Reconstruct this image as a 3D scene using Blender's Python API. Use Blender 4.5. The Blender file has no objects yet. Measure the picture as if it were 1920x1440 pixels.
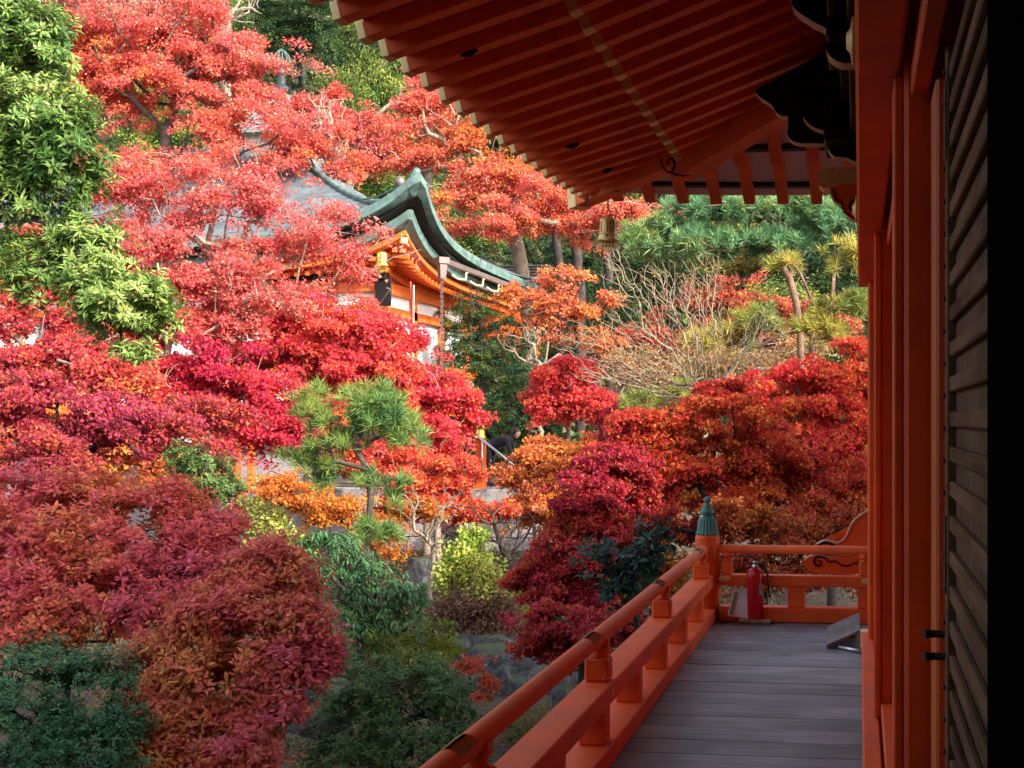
import bpy, bmesh, math, random
import numpy as np
from mathutils import Vector, Matrix, noise as mnoise

random.seed(7)
rng = np.random.default_rng(11)
scene = bpy.context.scene
COL = scene.collection

# ------------------------------------------------------------------ camera
FPX = 2500.0                     # focal length in photo pixels (1920 wide)
TH = math.radians(7.907)
PPX, PPY = 1264.8, 787.0         # principal point (rising/shift lens framing)
EYE = 1.61
cam_d = bpy.data.cameras.new('camera')
cam = bpy.data.objects.new('camera', cam_d)
COL.objects.link(cam)
cam.location = (0, 0, EYE)
cam.rotation_euler = (math.pi / 2, 0, TH)
cam_d.sensor_width = 36.0
cam_d.lens = 36.0 * FPX / 1920.0
cam_d.shift_x = (960 - PPX) / 1920.0
cam_d.shift_y = (PPY - 720) / 1920.0
cam_d.clip_start = 0.05
cam_d.clip_end = 2000
scene.camera = cam

# ------------------------------------------------------------------ light
SUN = Vector((0.74, -0.42, 0.50)).normalized()       # towards the sun
world = bpy.data.worlds.new('World'); scene.world = world
world.use_nodes = True
wn = world.node_tree
sky = wn.nodes.new('ShaderNodeTexSky'); sky.sky_type = 'NISHITA'; sky.sun_disc = False
sky.sun_elevation = math.asin(SUN.z)
sky.sun_rotation = math.atan2(SUN.x, SUN.y)
bg = wn.nodes['Background']; bg.inputs['Strength'].default_value = 0.15
sky.dust_density = 2.5; sky.ozone_density = 0.6
hs = wn.nodes.new('ShaderNodeHueSaturation'); hs.inputs['Saturation'].default_value = 0.5
wn.links.new(sky.outputs['Color'], hs.inputs['Color']); wn.links.new(hs.outputs['Color'], bg.inputs['Color'])
sl = bpy.data.lights.new('sun', 'SUN'); sl.energy = 2.5; sl.angle = math.radians(0.53)
sl.color = (1.0, 0.93, 0.82)
so = bpy.data.objects.new('sun', sl); COL.objects.link(so)
so.rotation_euler = SUN.to_track_quat('Z', 'Y').to_euler()
so.location = SUN * 60
scene.view_settings.view_transform = 'Standard'
scene.view_settings.look = 'None'
scene.view_settings.gamma = 1.0
scene.view_settings.exposure = 1.9
scene.view_settings.use_curve_mapping = False
scene.cycles.max_bounces = 6
scene.cycles.diffuse_bounces = 4
scene.cycles.transmission_bounces = 4

# ------------------------------------------------------------------ projection helpers (survey of the place)
Fv = Vector((-math.sin(TH), math.cos(TH), 0)); Rv = Vector((math.cos(TH), math.sin(TH), 0)); Uv = Vector((0, 0, 1))
CAM = Vector((0, 0, EYE))
def ray(u, v): return Fv + Rv * ((u - PPX) / FPX) + Uv * ((PPY - v) / FPX)
def W(u, v, d): return CAM + ray(u, v) * d
def onz(u, v, z): r = ray(u, v); return CAM + r * ((z - EYE) / r.z)
def onx(u, v, x): r = ray(u, v); return CAM + r * (x / r.x)
def ony(u, v, y): r = ray(u, v); return CAM + r * (y / r.y)
def onplane(u, v, p, n): r = ray(u, v); return CAM + r * ((p - CAM).dot(n) / r.dot(n))

# ------------------------------------------------------------------ materials
MATS = {}
def nmat(name):
    m = bpy.data.materials.new(name); m.use_nodes = True
    nt = m.node_tree; b = nt.nodes['Principled BSDF']
    MATS[name] = m
    return m, nt, b
def ramp(nt, fac, stops):
    r = nt.nodes.new('ShaderNodeValToRGB')
    while len(r.color_ramp.elements) < len(stops): r.color_ramp.elements.new(0.5)
    for e, (p, c) in zip(r.color_ramp.elements, stops):
        e.position = p; e.color = (*c, 1)
    nt.links.new(fac, r.inputs['Fac']); return r.outputs['Color']
def texco(nt, scale=(1, 1, 1), kind='Object', rand=False):
    tc = nt.nodes.new('ShaderNodeTexCoord'); mp = nt.nodes.new('ShaderNodeMapping')
    mp.inputs['Scale'].default_value = scale
    nt.links.new(tc.outputs[kind], mp.inputs['Vector'])
    if rand:
        oi = nt.nodes.new('ShaderNodeObjectInfo'); mu = nt.nodes.new('ShaderNodeMath'); mu.operation = 'MULTIPLY'
        mu.inputs[1].default_value = 37.0
        nt.links.new(oi.outputs['Random'], mu.inputs[0]); nt.links.new(mu.outputs[0], mp.inputs['Location'])
    return mp.outputs['Vector']
def noisetex(nt, vec, scale, detail=4, rough=.55, dist=0.0):
    n = nt.nodes.new('ShaderNodeTexNoise'); n.inputs['Scale'].default_value = scale
    n.inputs['Detail'].default_value = detail; n.inputs['Roughness'].default_value = rough
    n.inputs['Distortion'].default_value = dist
    nt.links.new(vec, n.inputs['Vector']); return n.outputs['Fac']
def bump(nt, b, fac, strength=.3, dist=.01):
    bp = nt.nodes.new('ShaderNodeBump'); bp.inputs['Strength'].default_value = strength; bp.inputs['Distance'].default_value = dist
    nt.links.new(fac, bp.inputs['Height']); nt.links.new(bp.outputs['Normal'], b.inputs['Normal'])
def paint(name, c, rough=.5, var=.25, scale=3.0, metal=0.0, bstr=.12, stretch=(1, 1, 1), fine=60, spec=.5):
    m, nt, b = nmat(name)
    v = texco(nt, stretch)
    f = noisetex(nt, v, scale, 6, .6, .4)
    lo = tuple(max(0, x * (1 - var)) for x in c); hi = tuple(min(1, x * (1 + var)) for x in c)
    nt.links.new(ramp(nt, f, [(.28, lo), (.5, c), (.74, hi)]), b.inputs['Base Color'])
    f2 = noisetex(nt, v, fine, 4, .6)
    r = nt.nodes.new('ShaderNodeMapRange'); r.inputs['To Min'].default_value = max(.05, rough - .13); r.inputs['To Max'].default_value = min(1, rough + .15)
    nt.links.new(f, r.inputs['Value']); nt.links.new(r.outputs['Result'], b.inputs['Roughness'])
    b.inputs['Metallic'].default_value = metal
    b.inputs['Specular IOR Level'].default_value = spec
    bump(nt, b, f2, bstr, .004)
    return m
VERM = paint('vermilion_paint', (.74, .112, .020), .56, .22, 2.6, bstr=.14, fine=45, spec=.28)
def wear(m, dark=(.30, .035, .012), thr=(.60, .70), sc=7.0):
    nt = m.node_tree; b = nt.nodes['Principled BSDF']; src = b.inputs['Base Color'].links[0].from_socket
    v = texco(nt, (1, 1, .35)); f = noisetex(nt, v, sc, 10, .72, .6)
    mr = nt.nodes.new('ShaderNodeMapRange'); mr.inputs['From Min'].default_value = thr[0]; mr.inputs['From Max'].default_value = thr[1]; mr.inputs['To Max'].default_value = .55
    nt.links.new(f, mr.inputs['Value'])
    mx = nt.nodes.new('ShaderNodeMix'); mx.data_type = 'RGBA'; mx.inputs['B'].default_value = (*dark, 1)
    nt.links.new(mr.outputs['Result'], mx.inputs['Factor']); nt.links.new(src, mx.inputs['A']); nt.links.new(mx.outputs['Result'], b.inputs['Base Color'])
wear(VERM)
VERM2 = paint('vermilion_bright', (.66, .135, .022), .5, .14, 2.0)
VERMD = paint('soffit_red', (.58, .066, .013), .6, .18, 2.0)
WHITE = paint('plaster_white', (.74, .70, .68), .85, .06, 1.2, bstr=.2, fine=80)
SOFW = paint('soffit_white', (.70, .56, .58), .8, .07, 2.0)
DARK = paint('dark_lacquer', (.012, .010, .010), .6, .3, 3.0, spec=.2)
BLACKP = paint('near_black', (.004, .0035, .003), .95, .3, 3.0, spec=.0)
EDGEC = paint('cream_edge', (.56, .40, .27), .6, .2, 6.0)
BRASS = paint('brass', (.72, .52, .22), .5, .25, 14.0, metal=.35)
GOLD = paint('gilt_metal', (.95, .62, .12), .28, .12, 12.0, metal=.9)
BRONZE = paint('bell_bronze', (.74, .48, .17), .42, .25, 9.0, metal=.35)
VERDI = paint('verdigris', (.055, .20, .165), .55, .35, 12.0, bstr=.3)
IRON = paint('black_iron', (.018, .017, .017), .5, .3, 12.0, metal=.4)
STEEL = paint('steel', (.62, .62, .64), .3, .1, 12.0, metal=.95)
REDX = paint('extinguisher_red', (.50, .006, .014), .25, .06, 3.0, bstr=.02)
RUBBER = paint('black_rubber', (.012, .012, .013), .5, .2, 8.0)
CARD = paint('card_white', (.66, .67, .72), .7, .05, 3.0)
TAPE = paint('grey_tape', (.20, .19, .18), .7, .1, 3.0)
STONE = None
def wood(name, c1, c2, c3, axis, rough=.7, scale=1.0, bstr=.5, spec=.4):
    m, nt, b = nmat(name)
    st = [18 * scale, 18 * scale, 18 * scale]; st[axis] = .9 * scale
    v = texco(nt, tuple(st), rand=True)
    f = noisetex(nt, v, 2.2, 8, .62, .8)
    v2 = texco(nt, (1.2, 1.2, 1.2), rand=True)
    g = noisetex(nt, v2, 1.6, 3, .5)
    mx = nt.nodes.new('ShaderNodeMath'); mx.operation = 'MULTIPLY_ADD'; mx.inputs[1].default_value = .55
    nt.links.new(g, mx.inputs[0])
    mm = nt.nodes.new('ShaderNodeMath'); mm.operation = 'MULTIPLY'; mm.inputs[1].default_value = .48
    nt.links.new(f, mm.inputs[0]); nt.links.new(mm.outputs[0], mx.inputs[2])
    cc = ramp(nt, mx.outputs[0], [(.36, c1), (.5, c2), (.64, c3)])
    oi = nt.nodes.new('ShaderNodeObjectInfo'); mr = nt.nodes.new('ShaderNodeMapRange')
    mr.inputs['To Min'].default_value = .74; mr.inputs['To Max'].default_value = 1.18
    nt.links.new(oi.outputs['Random'], mr.inputs['Value'])
    mul = nt.nodes.new('ShaderNodeMix'); mul.data_type = 'RGBA'; mul.blend_type = 'MULTIPLY'; mul.inputs['Factor'].default_value = 1
    nt.links.new(cc, mul.inputs['A']); nt.links.new(mr.outputs['Result'], mul.inputs['B'])
    nt.links.new(mul.outputs['Result'], b.inputs['Base Color'])
    b.inputs['Roughness'].default_value = rough; b.inputs['Specular IOR Level'].default_value = spec
    bump(nt, b, f, bstr, .006)
    return m
PLANK = wood('weathered_plank', (.070, .076, .092), (.18, .196, .235), (.345, .37, .425), 0, .5)
DOORW = wood('door_wood', (.07, .038, .022), (.16, .092, .054), (.25, .15, .09), 1, .85, .8, .3, .12)
DOORB = wood('door_board', (.06, .036, .022), (.13, .080, .052), (.20, .13, .088), 2, .85, .8, .3, .12)
PALE = wood('pale_wood', (.22, .15, .10), (.36, .26, .17), (.46, .35, .25), 0, .7)
RAMPW = wood('ramp_wood', (.12, .11, .105), (.22, .205, .195), (.30, .28, .27), 1, .75, .7)

def copper():
    m, nt, b = nmat('copper_roof')
    v = texco(nt)
    f = noisetex(nt, v, 1.3, 8, .68, .6)
    v2 = texco(nt, (1.2, 1.2, 9)); g = noisetex(nt, v2, 2.5, 5, .6)
    mx = nt.nodes.new('ShaderNodeMath'); mx.operation = 'MULTIPLY_ADD'; mx.inputs[1].default_value = .5
    nt.links.new(g, mx.inputs[0]); hm = nt.nodes.new('ShaderNodeMath'); hm.operation = 'MULTIPLY'; hm.inputs[1].default_value = .5
    nt.links.new(f, hm.inputs[0]); nt.links.new(hm.outputs[0], mx.inputs[2])
    nt.links.new(ramp(nt, mx.outputs[0], [(.3, (.085, .10, .10)), (.46, (.17, .235, .22)), (.56, (.24, .36, .32)), (.72, (.33, .37, .37))]), b.inputs['Base Color'])
    b.inputs['Roughness'].default_value = .55; b.inputs['Metallic'].default_value = .15
    bump(nt, b, g, .2, .01)
    return m
COPPER = copper()
COPPERG = paint('copper_edge', (.095, .160, .145), .6, .6, 3.0, bstr=.2)
COPPERS = paint('copper_shingle', (.105, .13, .14), .6, .5, 1.6, metal=.1, bstr=.2)
GUTTER = paint('gutter_copper', (.16, .125, .115), .5, .25, 3.0, metal=.3)
TILE = paint('roof_tile', (.10, .10, .11), .6, .3, 3.0)
HAIR = paint('hair_dark', (.015, .012, .011), .5, .2, 20)
SKIN = paint('skin', (.42, .25, .18), .55, .08, 5)
CLOTH = paint('navy_cloth', (.013, .015, .024), .85, .25, 6, bstr=.4)
ROPE1 = paint('rope_red', (.45, .05, .03), .8, .2, 20); ROPE2 = paint('rope_pale', (.62, .50, .46), .8, .15, 20)

def stonemat(name, c1, c2, c3, sc=2.0, moss=None):
    m, nt, b = nmat(name)
    v = texco(nt)
    f = noisetex(nt, v, sc, 9, .7, .5); g = noisetex(nt, v, sc * 9, 5, .7)
    mx = nt.nodes.new('ShaderNodeMath'); mx.operation = 'MULTIPLY_ADD'; mx.inputs[1].default_value = .35
    nt.links.new(g, mx.inputs[0]); hm = nt.nodes.new('ShaderNodeMath'); hm.operation = 'MULTIPLY'; hm.inputs[1].default_value = .65
    nt.links.new(f, hm.inputs[0]); nt.links.new(hm.outputs[0], mx.inputs[2])
    c = ramp(nt, mx.outputs[0], [(.34, c1), (.5, c2), (.64, c3)])
    if moss:
        ge = nt.nodes.new('ShaderNodeNewGeometry'); sp = nt.nodes.new('ShaderNodeSeparateXYZ')
        nt.links.new(ge.outputs['Normal'], sp.inputs[0])
        ad = nt.nodes.new('ShaderNodeMath'); ad.operation = 'MULTIPLY_ADD'; ad.inputs[1].default_value = 1.6
        nt.links.new(f, ad.inputs[0]); nt.links.new(sp.outputs['Z'], ad.inputs[2])
        mr = nt.nodes.new('ShaderNodeMapRange'); mr.inputs['From Min'].default_value = 1.55; mr.inputs['From Max'].default_value = 1.85
        nt.links.new(ad.outputs[0], mr.inputs['Value'])
        mixn = nt.nodes.new('ShaderNodeMix'); mixn.data_type = 'RGBA'
        nt.links.new(mr.outputs['Result'], mixn.inputs['Factor']); nt.links.new(c, mixn.inputs['A']); mixn.inputs['B'].default_value = (*moss, 1)
        c = mixn.outputs['Result']
    nt.links.new(c, b.inputs['Base Color']); b.inputs['Roughness'].default_value = .88
    bump(nt, b, g, .7, .03)
    return m
ROCK = stonemat('garden_rock', (.022, .022, .024), (.06, .06, .064), (.22, .22, .225), 1.6, (.055, .085, .012))
STONE = stonemat('cut_stone', (.19, .17, .165), (.29, .265, .26), (.38, .35, .34), 1.5)
SOIL = stonemat('garden_soil', (.028, .02, .014), (.065, .045, .03), (.12, .075, .045), .9)
MOSSM = stonemat('moss', (.05, .07, .008), (.12, .16, .015), (.20, .24, .03), 3.0)
BARK = stonemat('bark_brown', (.035, .024, .018), (.085, .06, .045), (.16, .12, .095), 5.0)
BARKP = stonemat('bark_pale', (.12, .09, .065), (.26, .20, .145), (.40, .33, .26), 4.0)
BARKR = stonemat('bark_pine', (.07, .035, .022), (.17, .095, .06), (.28, .18, .12), 4.0)
BARKD = stonemat('bark_dark', (.014, .010, .009), (.035, .026, .022), (.07, .055, .045), 5.0)
HILLM = stonemat('forest_floor', (.018, .024, .010), (.04, .05, .018), (.09, .08, .03), .35)

def leafmat(name, trans, rough, spec=.3, tint=1.0):
    m, nt, b = nmat(name)
    at = nt.nodes.new('ShaderNodeAttribute'); at.attribute_name = 'col'
    nt.links.new(at.outputs['Color'], b.inputs['Base Color'])
    b.inputs['Roughness'].default_value = rough; b.inputs['Specular IOR Level'].default_value = spec
    tr = nt.nodes.new('ShaderNodeBsdfTranslucent')
    g = nt.nodes.new('ShaderNodeGamma'); g.inputs['Gamma'].default_value = 1.0
    nt.links.new(at.outputs['Color'], g.inputs['Color']); nt.links.new(g.outputs['Color'], tr.inputs['Color'])
    mx = nt.nodes.new('ShaderNodeMixShader'); mx.inputs['Fac'].default_value = trans
    nt.links.new(b.outputs['BSDF'], mx.inputs[1]); nt.links.new(tr.outputs['BSDF'], mx.inputs[2])
    nt.links.new(mx.outputs['Shader'], nt.nodes['Material Output'].inputs['Surface'])
    return m
LEAF = leafmat('autumn_leaf', .45, .6, .25)
LEAFG = leafmat('evergreen_leaf', .28, .5, .25)
NEEDLE = leafmat('pine_needle', .3, .5, .35)

# ------------------------------------------------------------------ object helpers
def tag(o, label=None, cat=None, group=None, kind=None):
    if label: o['label'] = label
    if cat: o['category'] = cat
    if group: o['group'] = group
    if kind: o['kind'] = kind
    return o
def empty(name, loc, label, cat, group=None):
    o = bpy.data.objects.new(name, None); COL.objects.link(o); o.location = loc
    o.empty_display_size = .2
    return tag(o, label, cat, group)
def wloc(p):
    v = Vector((0, 0, 0))
    while p is not None: v += p.location; p = p.parent
    return v
def link(name, me, mat, parent=None, origin=None, smooth=False):
    """me holds world coordinates; origin (world) becomes the object's origin"""
    base = wloc(parent)
    og = Vector(origin) if origin is not None else base
    me.transform(Matrix.Translation(-og))
    o = bpy.data.objects.new(name, me); COL.objects.link(o)
    for m in (mat if isinstance(mat, (list, tuple)) else [mat]): me.materials.append(m)
    if parent is not None: o.parent = parent
    o.location = og - base
    if smooth: me.polygons.foreach_set('use_smooth', [True] * len(me.polygons))
    return o
def mesh_of(bm, name='m'):
    me = bpy.data.meshes.new(name); bm.to_mesh(me); bm.free(); return me
def box_bm(bm, lo, hi, bev=0.0, M=None):
    r = bmesh.ops.create_cube(bm, size=1.0)
    vs = r['verts']
    c = [(a + b) / 2 for a, b in zip(lo, hi)]; s = [(b - a) for a, b in zip(lo, hi)]
    for v in vs: v.co = Vector((c[i] + v.co[i] * s[i] for i in range(3)))
    if M is not None: bmesh.ops.transform(bm, matrix=M, verts=vs)
    if bev > 0:
        es = list({e for v in vs for e in v.link_edges})
        bmesh.ops.bevel(bm, geom=es, offset=bev, segments=1, affect='EDGES', profile=.5)
def box(name, lo, hi, mat, parent=None, bev=.004, M=None, origin=None):
    bm = bmesh.new(); box_bm(bm, lo, hi, bev, M)
    return link(name, mesh_of(bm, name), mat, parent, origin if origin is not None else [(a + b) / 2 for a, b in zip(lo, hi)] if M is None else None)
def bar_bm(bm, a, b, w, h, up=(0, 0, 1), bev=.003, ends=None):
    """rectangular bar from a to b: w across, h along up"""
    a = Vector(a); b = Vector(b); d = (b - a); L = d.length; d.normalize()
    s = d.cross(Vector(up)).normalized(); u = s.cross(d)
    M = Matrix((( d.x, s.x, u.x, (a.x + b.x) / 2), (d.y, s.y, u.y, (a.y + b.y) / 2), (d.z, s.z, u.z, (a.z + b.z) / 2), (0, 0, 0, 1)))
    box_bm(bm, (-L / 2, -w / 2, -h / 2), (L / 2, w / 2, h / 2), bev, M)
def bar(name, a, b, w, h, mat, parent=None, up=(0, 0, 1), bev=.003):
    bm = bmesh.new(); bar_bm(bm, a, b, w, h, up, bev)
    return link(name, mesh_of(bm, name), mat, parent, (Vector(a) + Vector(b)) / 2)
def tube_bm(bm, pts, rad, seg=8, cap=True):
    pts = [Vector(p) for p in pts]; n = len(pts)
    if not hasattr(rad, '__len__'): rad = [rad] * n
    rings = []; ref = None
    for i, p in enumerate(pts):
        t = (pts[min(i + 1, n - 1)] - pts[max(i - 1, 0)]).normalized()
        if ref is None:
            ref = Vector((0, 0, 1)) if abs(t.z) < .9 else Vector((1, 0, 0))
        s = t.cross(ref)
        if s.length < 1e-4: s = t.cross(Vector((0, 1, 0)))
        s.normalize(); u = s.cross(t).normalized(); ref = u
        rings.append([bm.verts.new(p + (s * math.cos(2 * math.pi * k / seg) + u * math.sin(2 * math.pi * k / seg)) * rad[i]) for k in range(seg)])
    for i in range(n - 1):
        for k in range(seg):
            bm.faces.new((rings[i][k], rings[i][(k + 1) % seg], rings[i + 1][(k + 1) % seg], rings[i + 1][k]))
    if cap:
        bm.faces.new(rings[0][::-1]); bm.faces.new(rings[-1])
def tube(name, pts, rad, mat, parent=None, seg=10, smooth=True, origin=None):
    bm = bmesh.new(); tube_bm(bm, pts, rad, seg)
    bmesh.ops.recalc_face_normals(bm, faces=bm.faces)
    return link(name, mesh_of(bm, name), mat, parent, origin if origin is not None else pts[0], smooth)
def lathe(name, prof, c, mat, parent=None, seg=24, mod=None, smooth=True):
    """prof: list of (r, z) bottom to top, c: base centre"""
    bm = bmesh.new(); rings = []
    for r, z in prof:
        ring = []
        for k in range(seg):
            a = 2 * math.pi * k / seg; rr = r * (mod(a, z) if mod else 1)
            ring.append(bm.verts.new((c[0] + rr * math.cos(a), c[1] + rr * math.sin(a), c[2] + z)))
        rings.append(ring)
    for i in range(len(rings) - 1):
        for k in range(seg):
            bm.faces.new((rings[i][k], rings[i][(k + 1) % seg], rings[i + 1][(k + 1) % seg], rings[i + 1][k]))
    bm.faces.new(rings[0][::-1]); bm.faces.new(rings[-1])
    return link(name, mesh_of(bm, name), mat, parent, c, smooth)
def prism(name, pts, thick, mats, parent=None):
    """polygon (world points, planar) thickened along its normal; mats = (face, edge)"""
    bm = bmesh.new(); P = [Vector(p) for p in pts]
    n = Vector((0, 0, 0))
    for i in range(len(P)): n += (P[i] - P[0]).cross(P[(i + 1) % len(P)] - P[0])
    n.normalize()
    A = [bm.verts.new(p - n * thick / 2) for p in P]; B = [bm.verts.new(p + n * thick / 2) for p in P]
    f1 = bm.faces.new(A[::-1]); f2 = bm.faces.new(B)
    for i in range(len(P)):
        j = (i + 1) % len(P); f = bm.faces.new((A[i], A[j], B[j], B[i])); f.material_index = 1 if len(mats) > 1 else 0
    bmesh.ops.triangulate(bm, faces=[f1, f2])
    return link(name, mesh_of(bm, name), list(mats), parent, sum(P, Vector()) / len(P))
def smooth_poly(pts, n=3):
    """Catmull-Rom closed outline"""
    out = []; N = len(pts); P = [Vector(p) for p in pts]
    for i in range(N):
        a, b, c, d = P[i - 1], P[i], P[(i + 1) % N], P[(i + 2) % N]
        for k in range(n):
            t = k / n
            out.append(.5 * ((2 * b) + (c - a) * t + (2 * a - 5 * b + 4 * c - d) * t * t + (3 * b - a - 3 * c + d) * t ** 3))
    return out

# ================================================================== SETTING: ground and hill
def hnoise(x, y, s): return mnoise.noise(Vector((x * s, y * s, 3.7)))
def ground_z(x, y):
    z = -1.95 + .12 * hnoise(x, y, .25) + .05 * hnoise(x, y, .9)
    # bank on the far side of the garden and the hill behind
    t = min(1, max(0, (y - 19) / 9)); z += .55 * t * t * (3 - 2 * t)
    if y > 36: z += (y - 36) * .10
    if y > 46: z += (y - 46) * .46 + 1.6 * hnoise(x, y, .05) * min(1, (y - 46) / 15)
    if y > 120: z -= (y - 120) * .56
    return z
def make_ground():
    xs = np.concatenate([np.linspace(-900, -70, 10)[:-1], np.linspace(-70, -30, 16)[:-1], np.linspace(-30, 12, 85)[:-1], np.linspace(12, 60, 18)[:-1], np.linspace(60, 900, 10)])
    ys = np.concatenate([np.linspace(-600, -20, 8)[:-1], np.linspace(-20, 4, 14)[:-1], np.linspace(4, 40, 73)[:-1], np.linspace(40, 130, 46)[:-1], np.linspace(130, 1200, 12)])
    V = [(x, y, ground_z(x, y) if y < 400 else ground_z(x, 400)) for y in ys for x in xs]
    nx = len(xs); Fc = [(j * nx + i, j * nx + i + 1, (j + 1) * nx + i + 1, (j + 1) * nx + i) for j in range(len(ys) - 1) for i in range(nx - 1)]
    me = bpy.data.meshes.new('ground'); me.from_pydata(V, [], Fc)
    o = link('ground', me, SOIL, smooth=True); tag(o, kind='structure')
    me.materials.append(HILLM)
    for p in me.polygons:
        if p.center.y > 44: p.material_index = 1
make_ground()

# ================================================================== OUR HALL (veranda, eaves, wall)
XE, YE = -2.5, 12.0           # eave line towards the garden / eave line at the far end
XK = 1.0                      # inset of the base rafters' ends from the eave
ZF0, SF, HF = 3.52, .30, .085 # flying rafters: underside at the tip, slope, depth
ZB0, SB, HB = 3.715, .37, .095
def zfly(i): return ZF0 + SF * i
def zbase(i): return ZB0 + SB * (i - XK)
def lift(s): return .11 * math.exp(-max(0, s) / 1.1)

hall = empty('temple_hall', (5, 2, 0), 'vermilion temple hall with deep raftered eaves, dark louvred door and wooden veranda', 'temple')
# veranda floor
vfloor = box('veranda_floor', (-1.20, -6, -.16), (6, 10.72, -.046), PALE, None, .004); tag(vfloor, kind='structure')
ypos = 10.72; k = 0
while ypos > -4.5:
    w = .27 + .05 * random.random()
    dz = random.uniform(-.002, .002)
    bm = bmesh.new(); box_bm(bm, (-1.19 if ypos < 9.6 else -1.19, ypos - w + .003, -.045 + dz), (.30 if ypos < 9.35 else 5.5, ypos, dz), .003)
    link('plank', mesh_of(bm, 'plank'), PLANK, vfloor, (-.4, ypos - w / 2, -.02))
    ypos -= w; k += 1
for y in (-3, -.4, 2.2, 4.8, 7.4, 10.4):
    box('support_post', (-1.12, y - .08, -2.2), (-.96, y + .08, -.17), VERM, vfloor)
box('edge_beam', (-1.19, -6, -.34), (-1.02, 10.7, -.165), VERM, vfloor)

# columns and beams of the wall
def col_box(x0, x1, y0, y1, z0=.06, z1=3.2): return box('column', (x0, y0, z0), (x1, y1, z1), VERM, hall, .012)
col_box(.055, .33, 9.15, 9.42)
col_box(.102, .36, 6.72, 6.98); box('column_frame', (.072, 6.70, .125), (.10, 6.80, 2.54), VERM, hall, .006)
col_box(.118, .40, 3.62, 3.90)
box('column_frame', (.092, 3.66, .125), (.116, 3.86, 2.54), VERM, hall, .004)
col_box(.118, .40, .05, .33)
col_box(.118, .40, -3.6, -3.32)
box('door_jamb', (.187, 3.36, .2), (.24, 3.60, 2.46), VERM2, hall, .008)
box('door_jamb', (.165, 6.50, .2), (.22, 6.70, 2.46), VERM, hall, .008)
box('tie_beam', (-.012, -6, 2.555), (.112, 9.62, 2.80), VERM, hall, .010)
box('head_beam', (.02, -6, 2.815), (.16, 9.55, 3.05), VERM, hall, .010)
for y0, y1 in ((-3.3, .04), (.34, 3.61), (3.91, 6.71), (6.99, 9.14)):
    box('lintel', (.135, y0, 2.475), (.182, y1, 2.553), VERM, hall, .005)
    box('threshold', (.105, y0, .128), (.24, y1, .20), VERM, hall, .006)
box('sill_beam', (.012, -6, .004), (.10, 9.55, .122), VERM, hall, .010)
box('sill_cap', (.006, 9.40, .006), (.098, 9.56, .128), BRASS, hall, .006)
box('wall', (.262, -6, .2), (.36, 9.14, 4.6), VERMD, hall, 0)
box('wall', (.30, 9.18, -.1), (15, 9.40, 4.4), VERM, hall, 0)
box('wall', (15, -11, -1.8), (15.3, 9.4, 4.6), WHITE, hall, 0)
box('wall', (.3, -11.3, -1.8), (15.3, -11.0, 4.6), WHITE, hall, 0)
box('wall', (-6.5, -2.9, -2.2), (.26, -2.6, 4.4), DOORW, hall, 0)  # unseen wall added behind the camera to block sky light
# brass flower bosses on the tie beam
for u, v in ((1642, 98), (1613, 405)):
    p = onx(u, v, -.012)
    yy = max(p.y, 3.8) if v < 200 else 6.85
    bm = bmesh.new(); tube_bm(bm, [(-.013, yy, 2.68), (-.022, yy, 2.68), (-.027, yy, 2.68), (-.038, yy, 2.68)], [.070, .066, .034, .022], 16)
    bmesh.ops.recalc_face_normals(bm, faces=bm.faces)
    link('brass_boss', mesh_of(bm), BRASS, hall, (-.02, yy, 2.68), True)

# battened door (one leaf folded open against the wall) + near-black panel nearer
door = empty('door', (0, 0, 0), None, None); door.parent = hall; door.location = Vector((.2, 2.5, .2)) - hall.location
del_keys = [k_ for k_ in door.keys()]
DX0 = .205
DY0, DY1 = 1.95, 3.14
box('board_panel', (DX0 + .013, DY0, .22), (DX0 + .045, DY1, 2.46), DOORB, door, .001)
box('stile', (DX0 - .008, DY1 - .035, .20), (DX0 + .05, DY1 + .03, 2.47), DOORW, door, .004)
box('stile', (DX0 - .008, DY0 - .055, .20), (DX0 + .05, DY0 + .02, 2.47), DOORW, door, .004)
zb = .26
bmb = bmesh.new(); box_bm(bmb, (DX0 - .002, DY0 + .022, -.017), (DX0 + .0125, DY1 - .037, .017), .003)
meb = mesh_of(bmb, 'batten'); meb.transform(Matrix.Translation((-DX0, -(DY0 + DY1) / 2, 0))); meb.materials.append(DOORW)
while zb < 2.44:
    o = bpy.data.objects.new('batten', meb); COL.objects.link(o); o.parent = door
    o.location = Vector((DX0, (DY0 + DY1) / 2, zb)) - wloc(door)
    zb += .0795
bm = bmesh.new()
z = .24
while z < 2.45:
    for y in (DY0 - .03, DY1 + .01):
        box_bm(bm, (DX0 - .014, y - .006, z - .006), (DX0 - .008, y + .006, z + .006), .002)
    z += .075
for z in (.32, 1.3, 2.3):
    for y in (DY0 - .02, DY1 - .005): box_bm(bm, (DX0 - .0115, y - .022, z - .09), (DX0 - .0085, y + .022, z + .09), .001)
link('nail_strip', mesh_of(bm), IRON, door)
for z in (1.052, 1.105):
    bm = bmesh.new(); tube_bm(bm, [(DX0 - .055, DY1 + .05, z), (DX0 - .03, DY1 + .06, z), (DX0 + .01, DY1 + .05, z)], [.011, .009, .009], 8)
    link('iron_bolt', mesh_of(bm), IRON, door, (DX0, DY1 + .05, z))
box('black_panel', (.172, .6, .2), (.26, 1.86, 2.46), BLACKP, hall, .004)  # plain near-black panel, nearer than the door leaf

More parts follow.
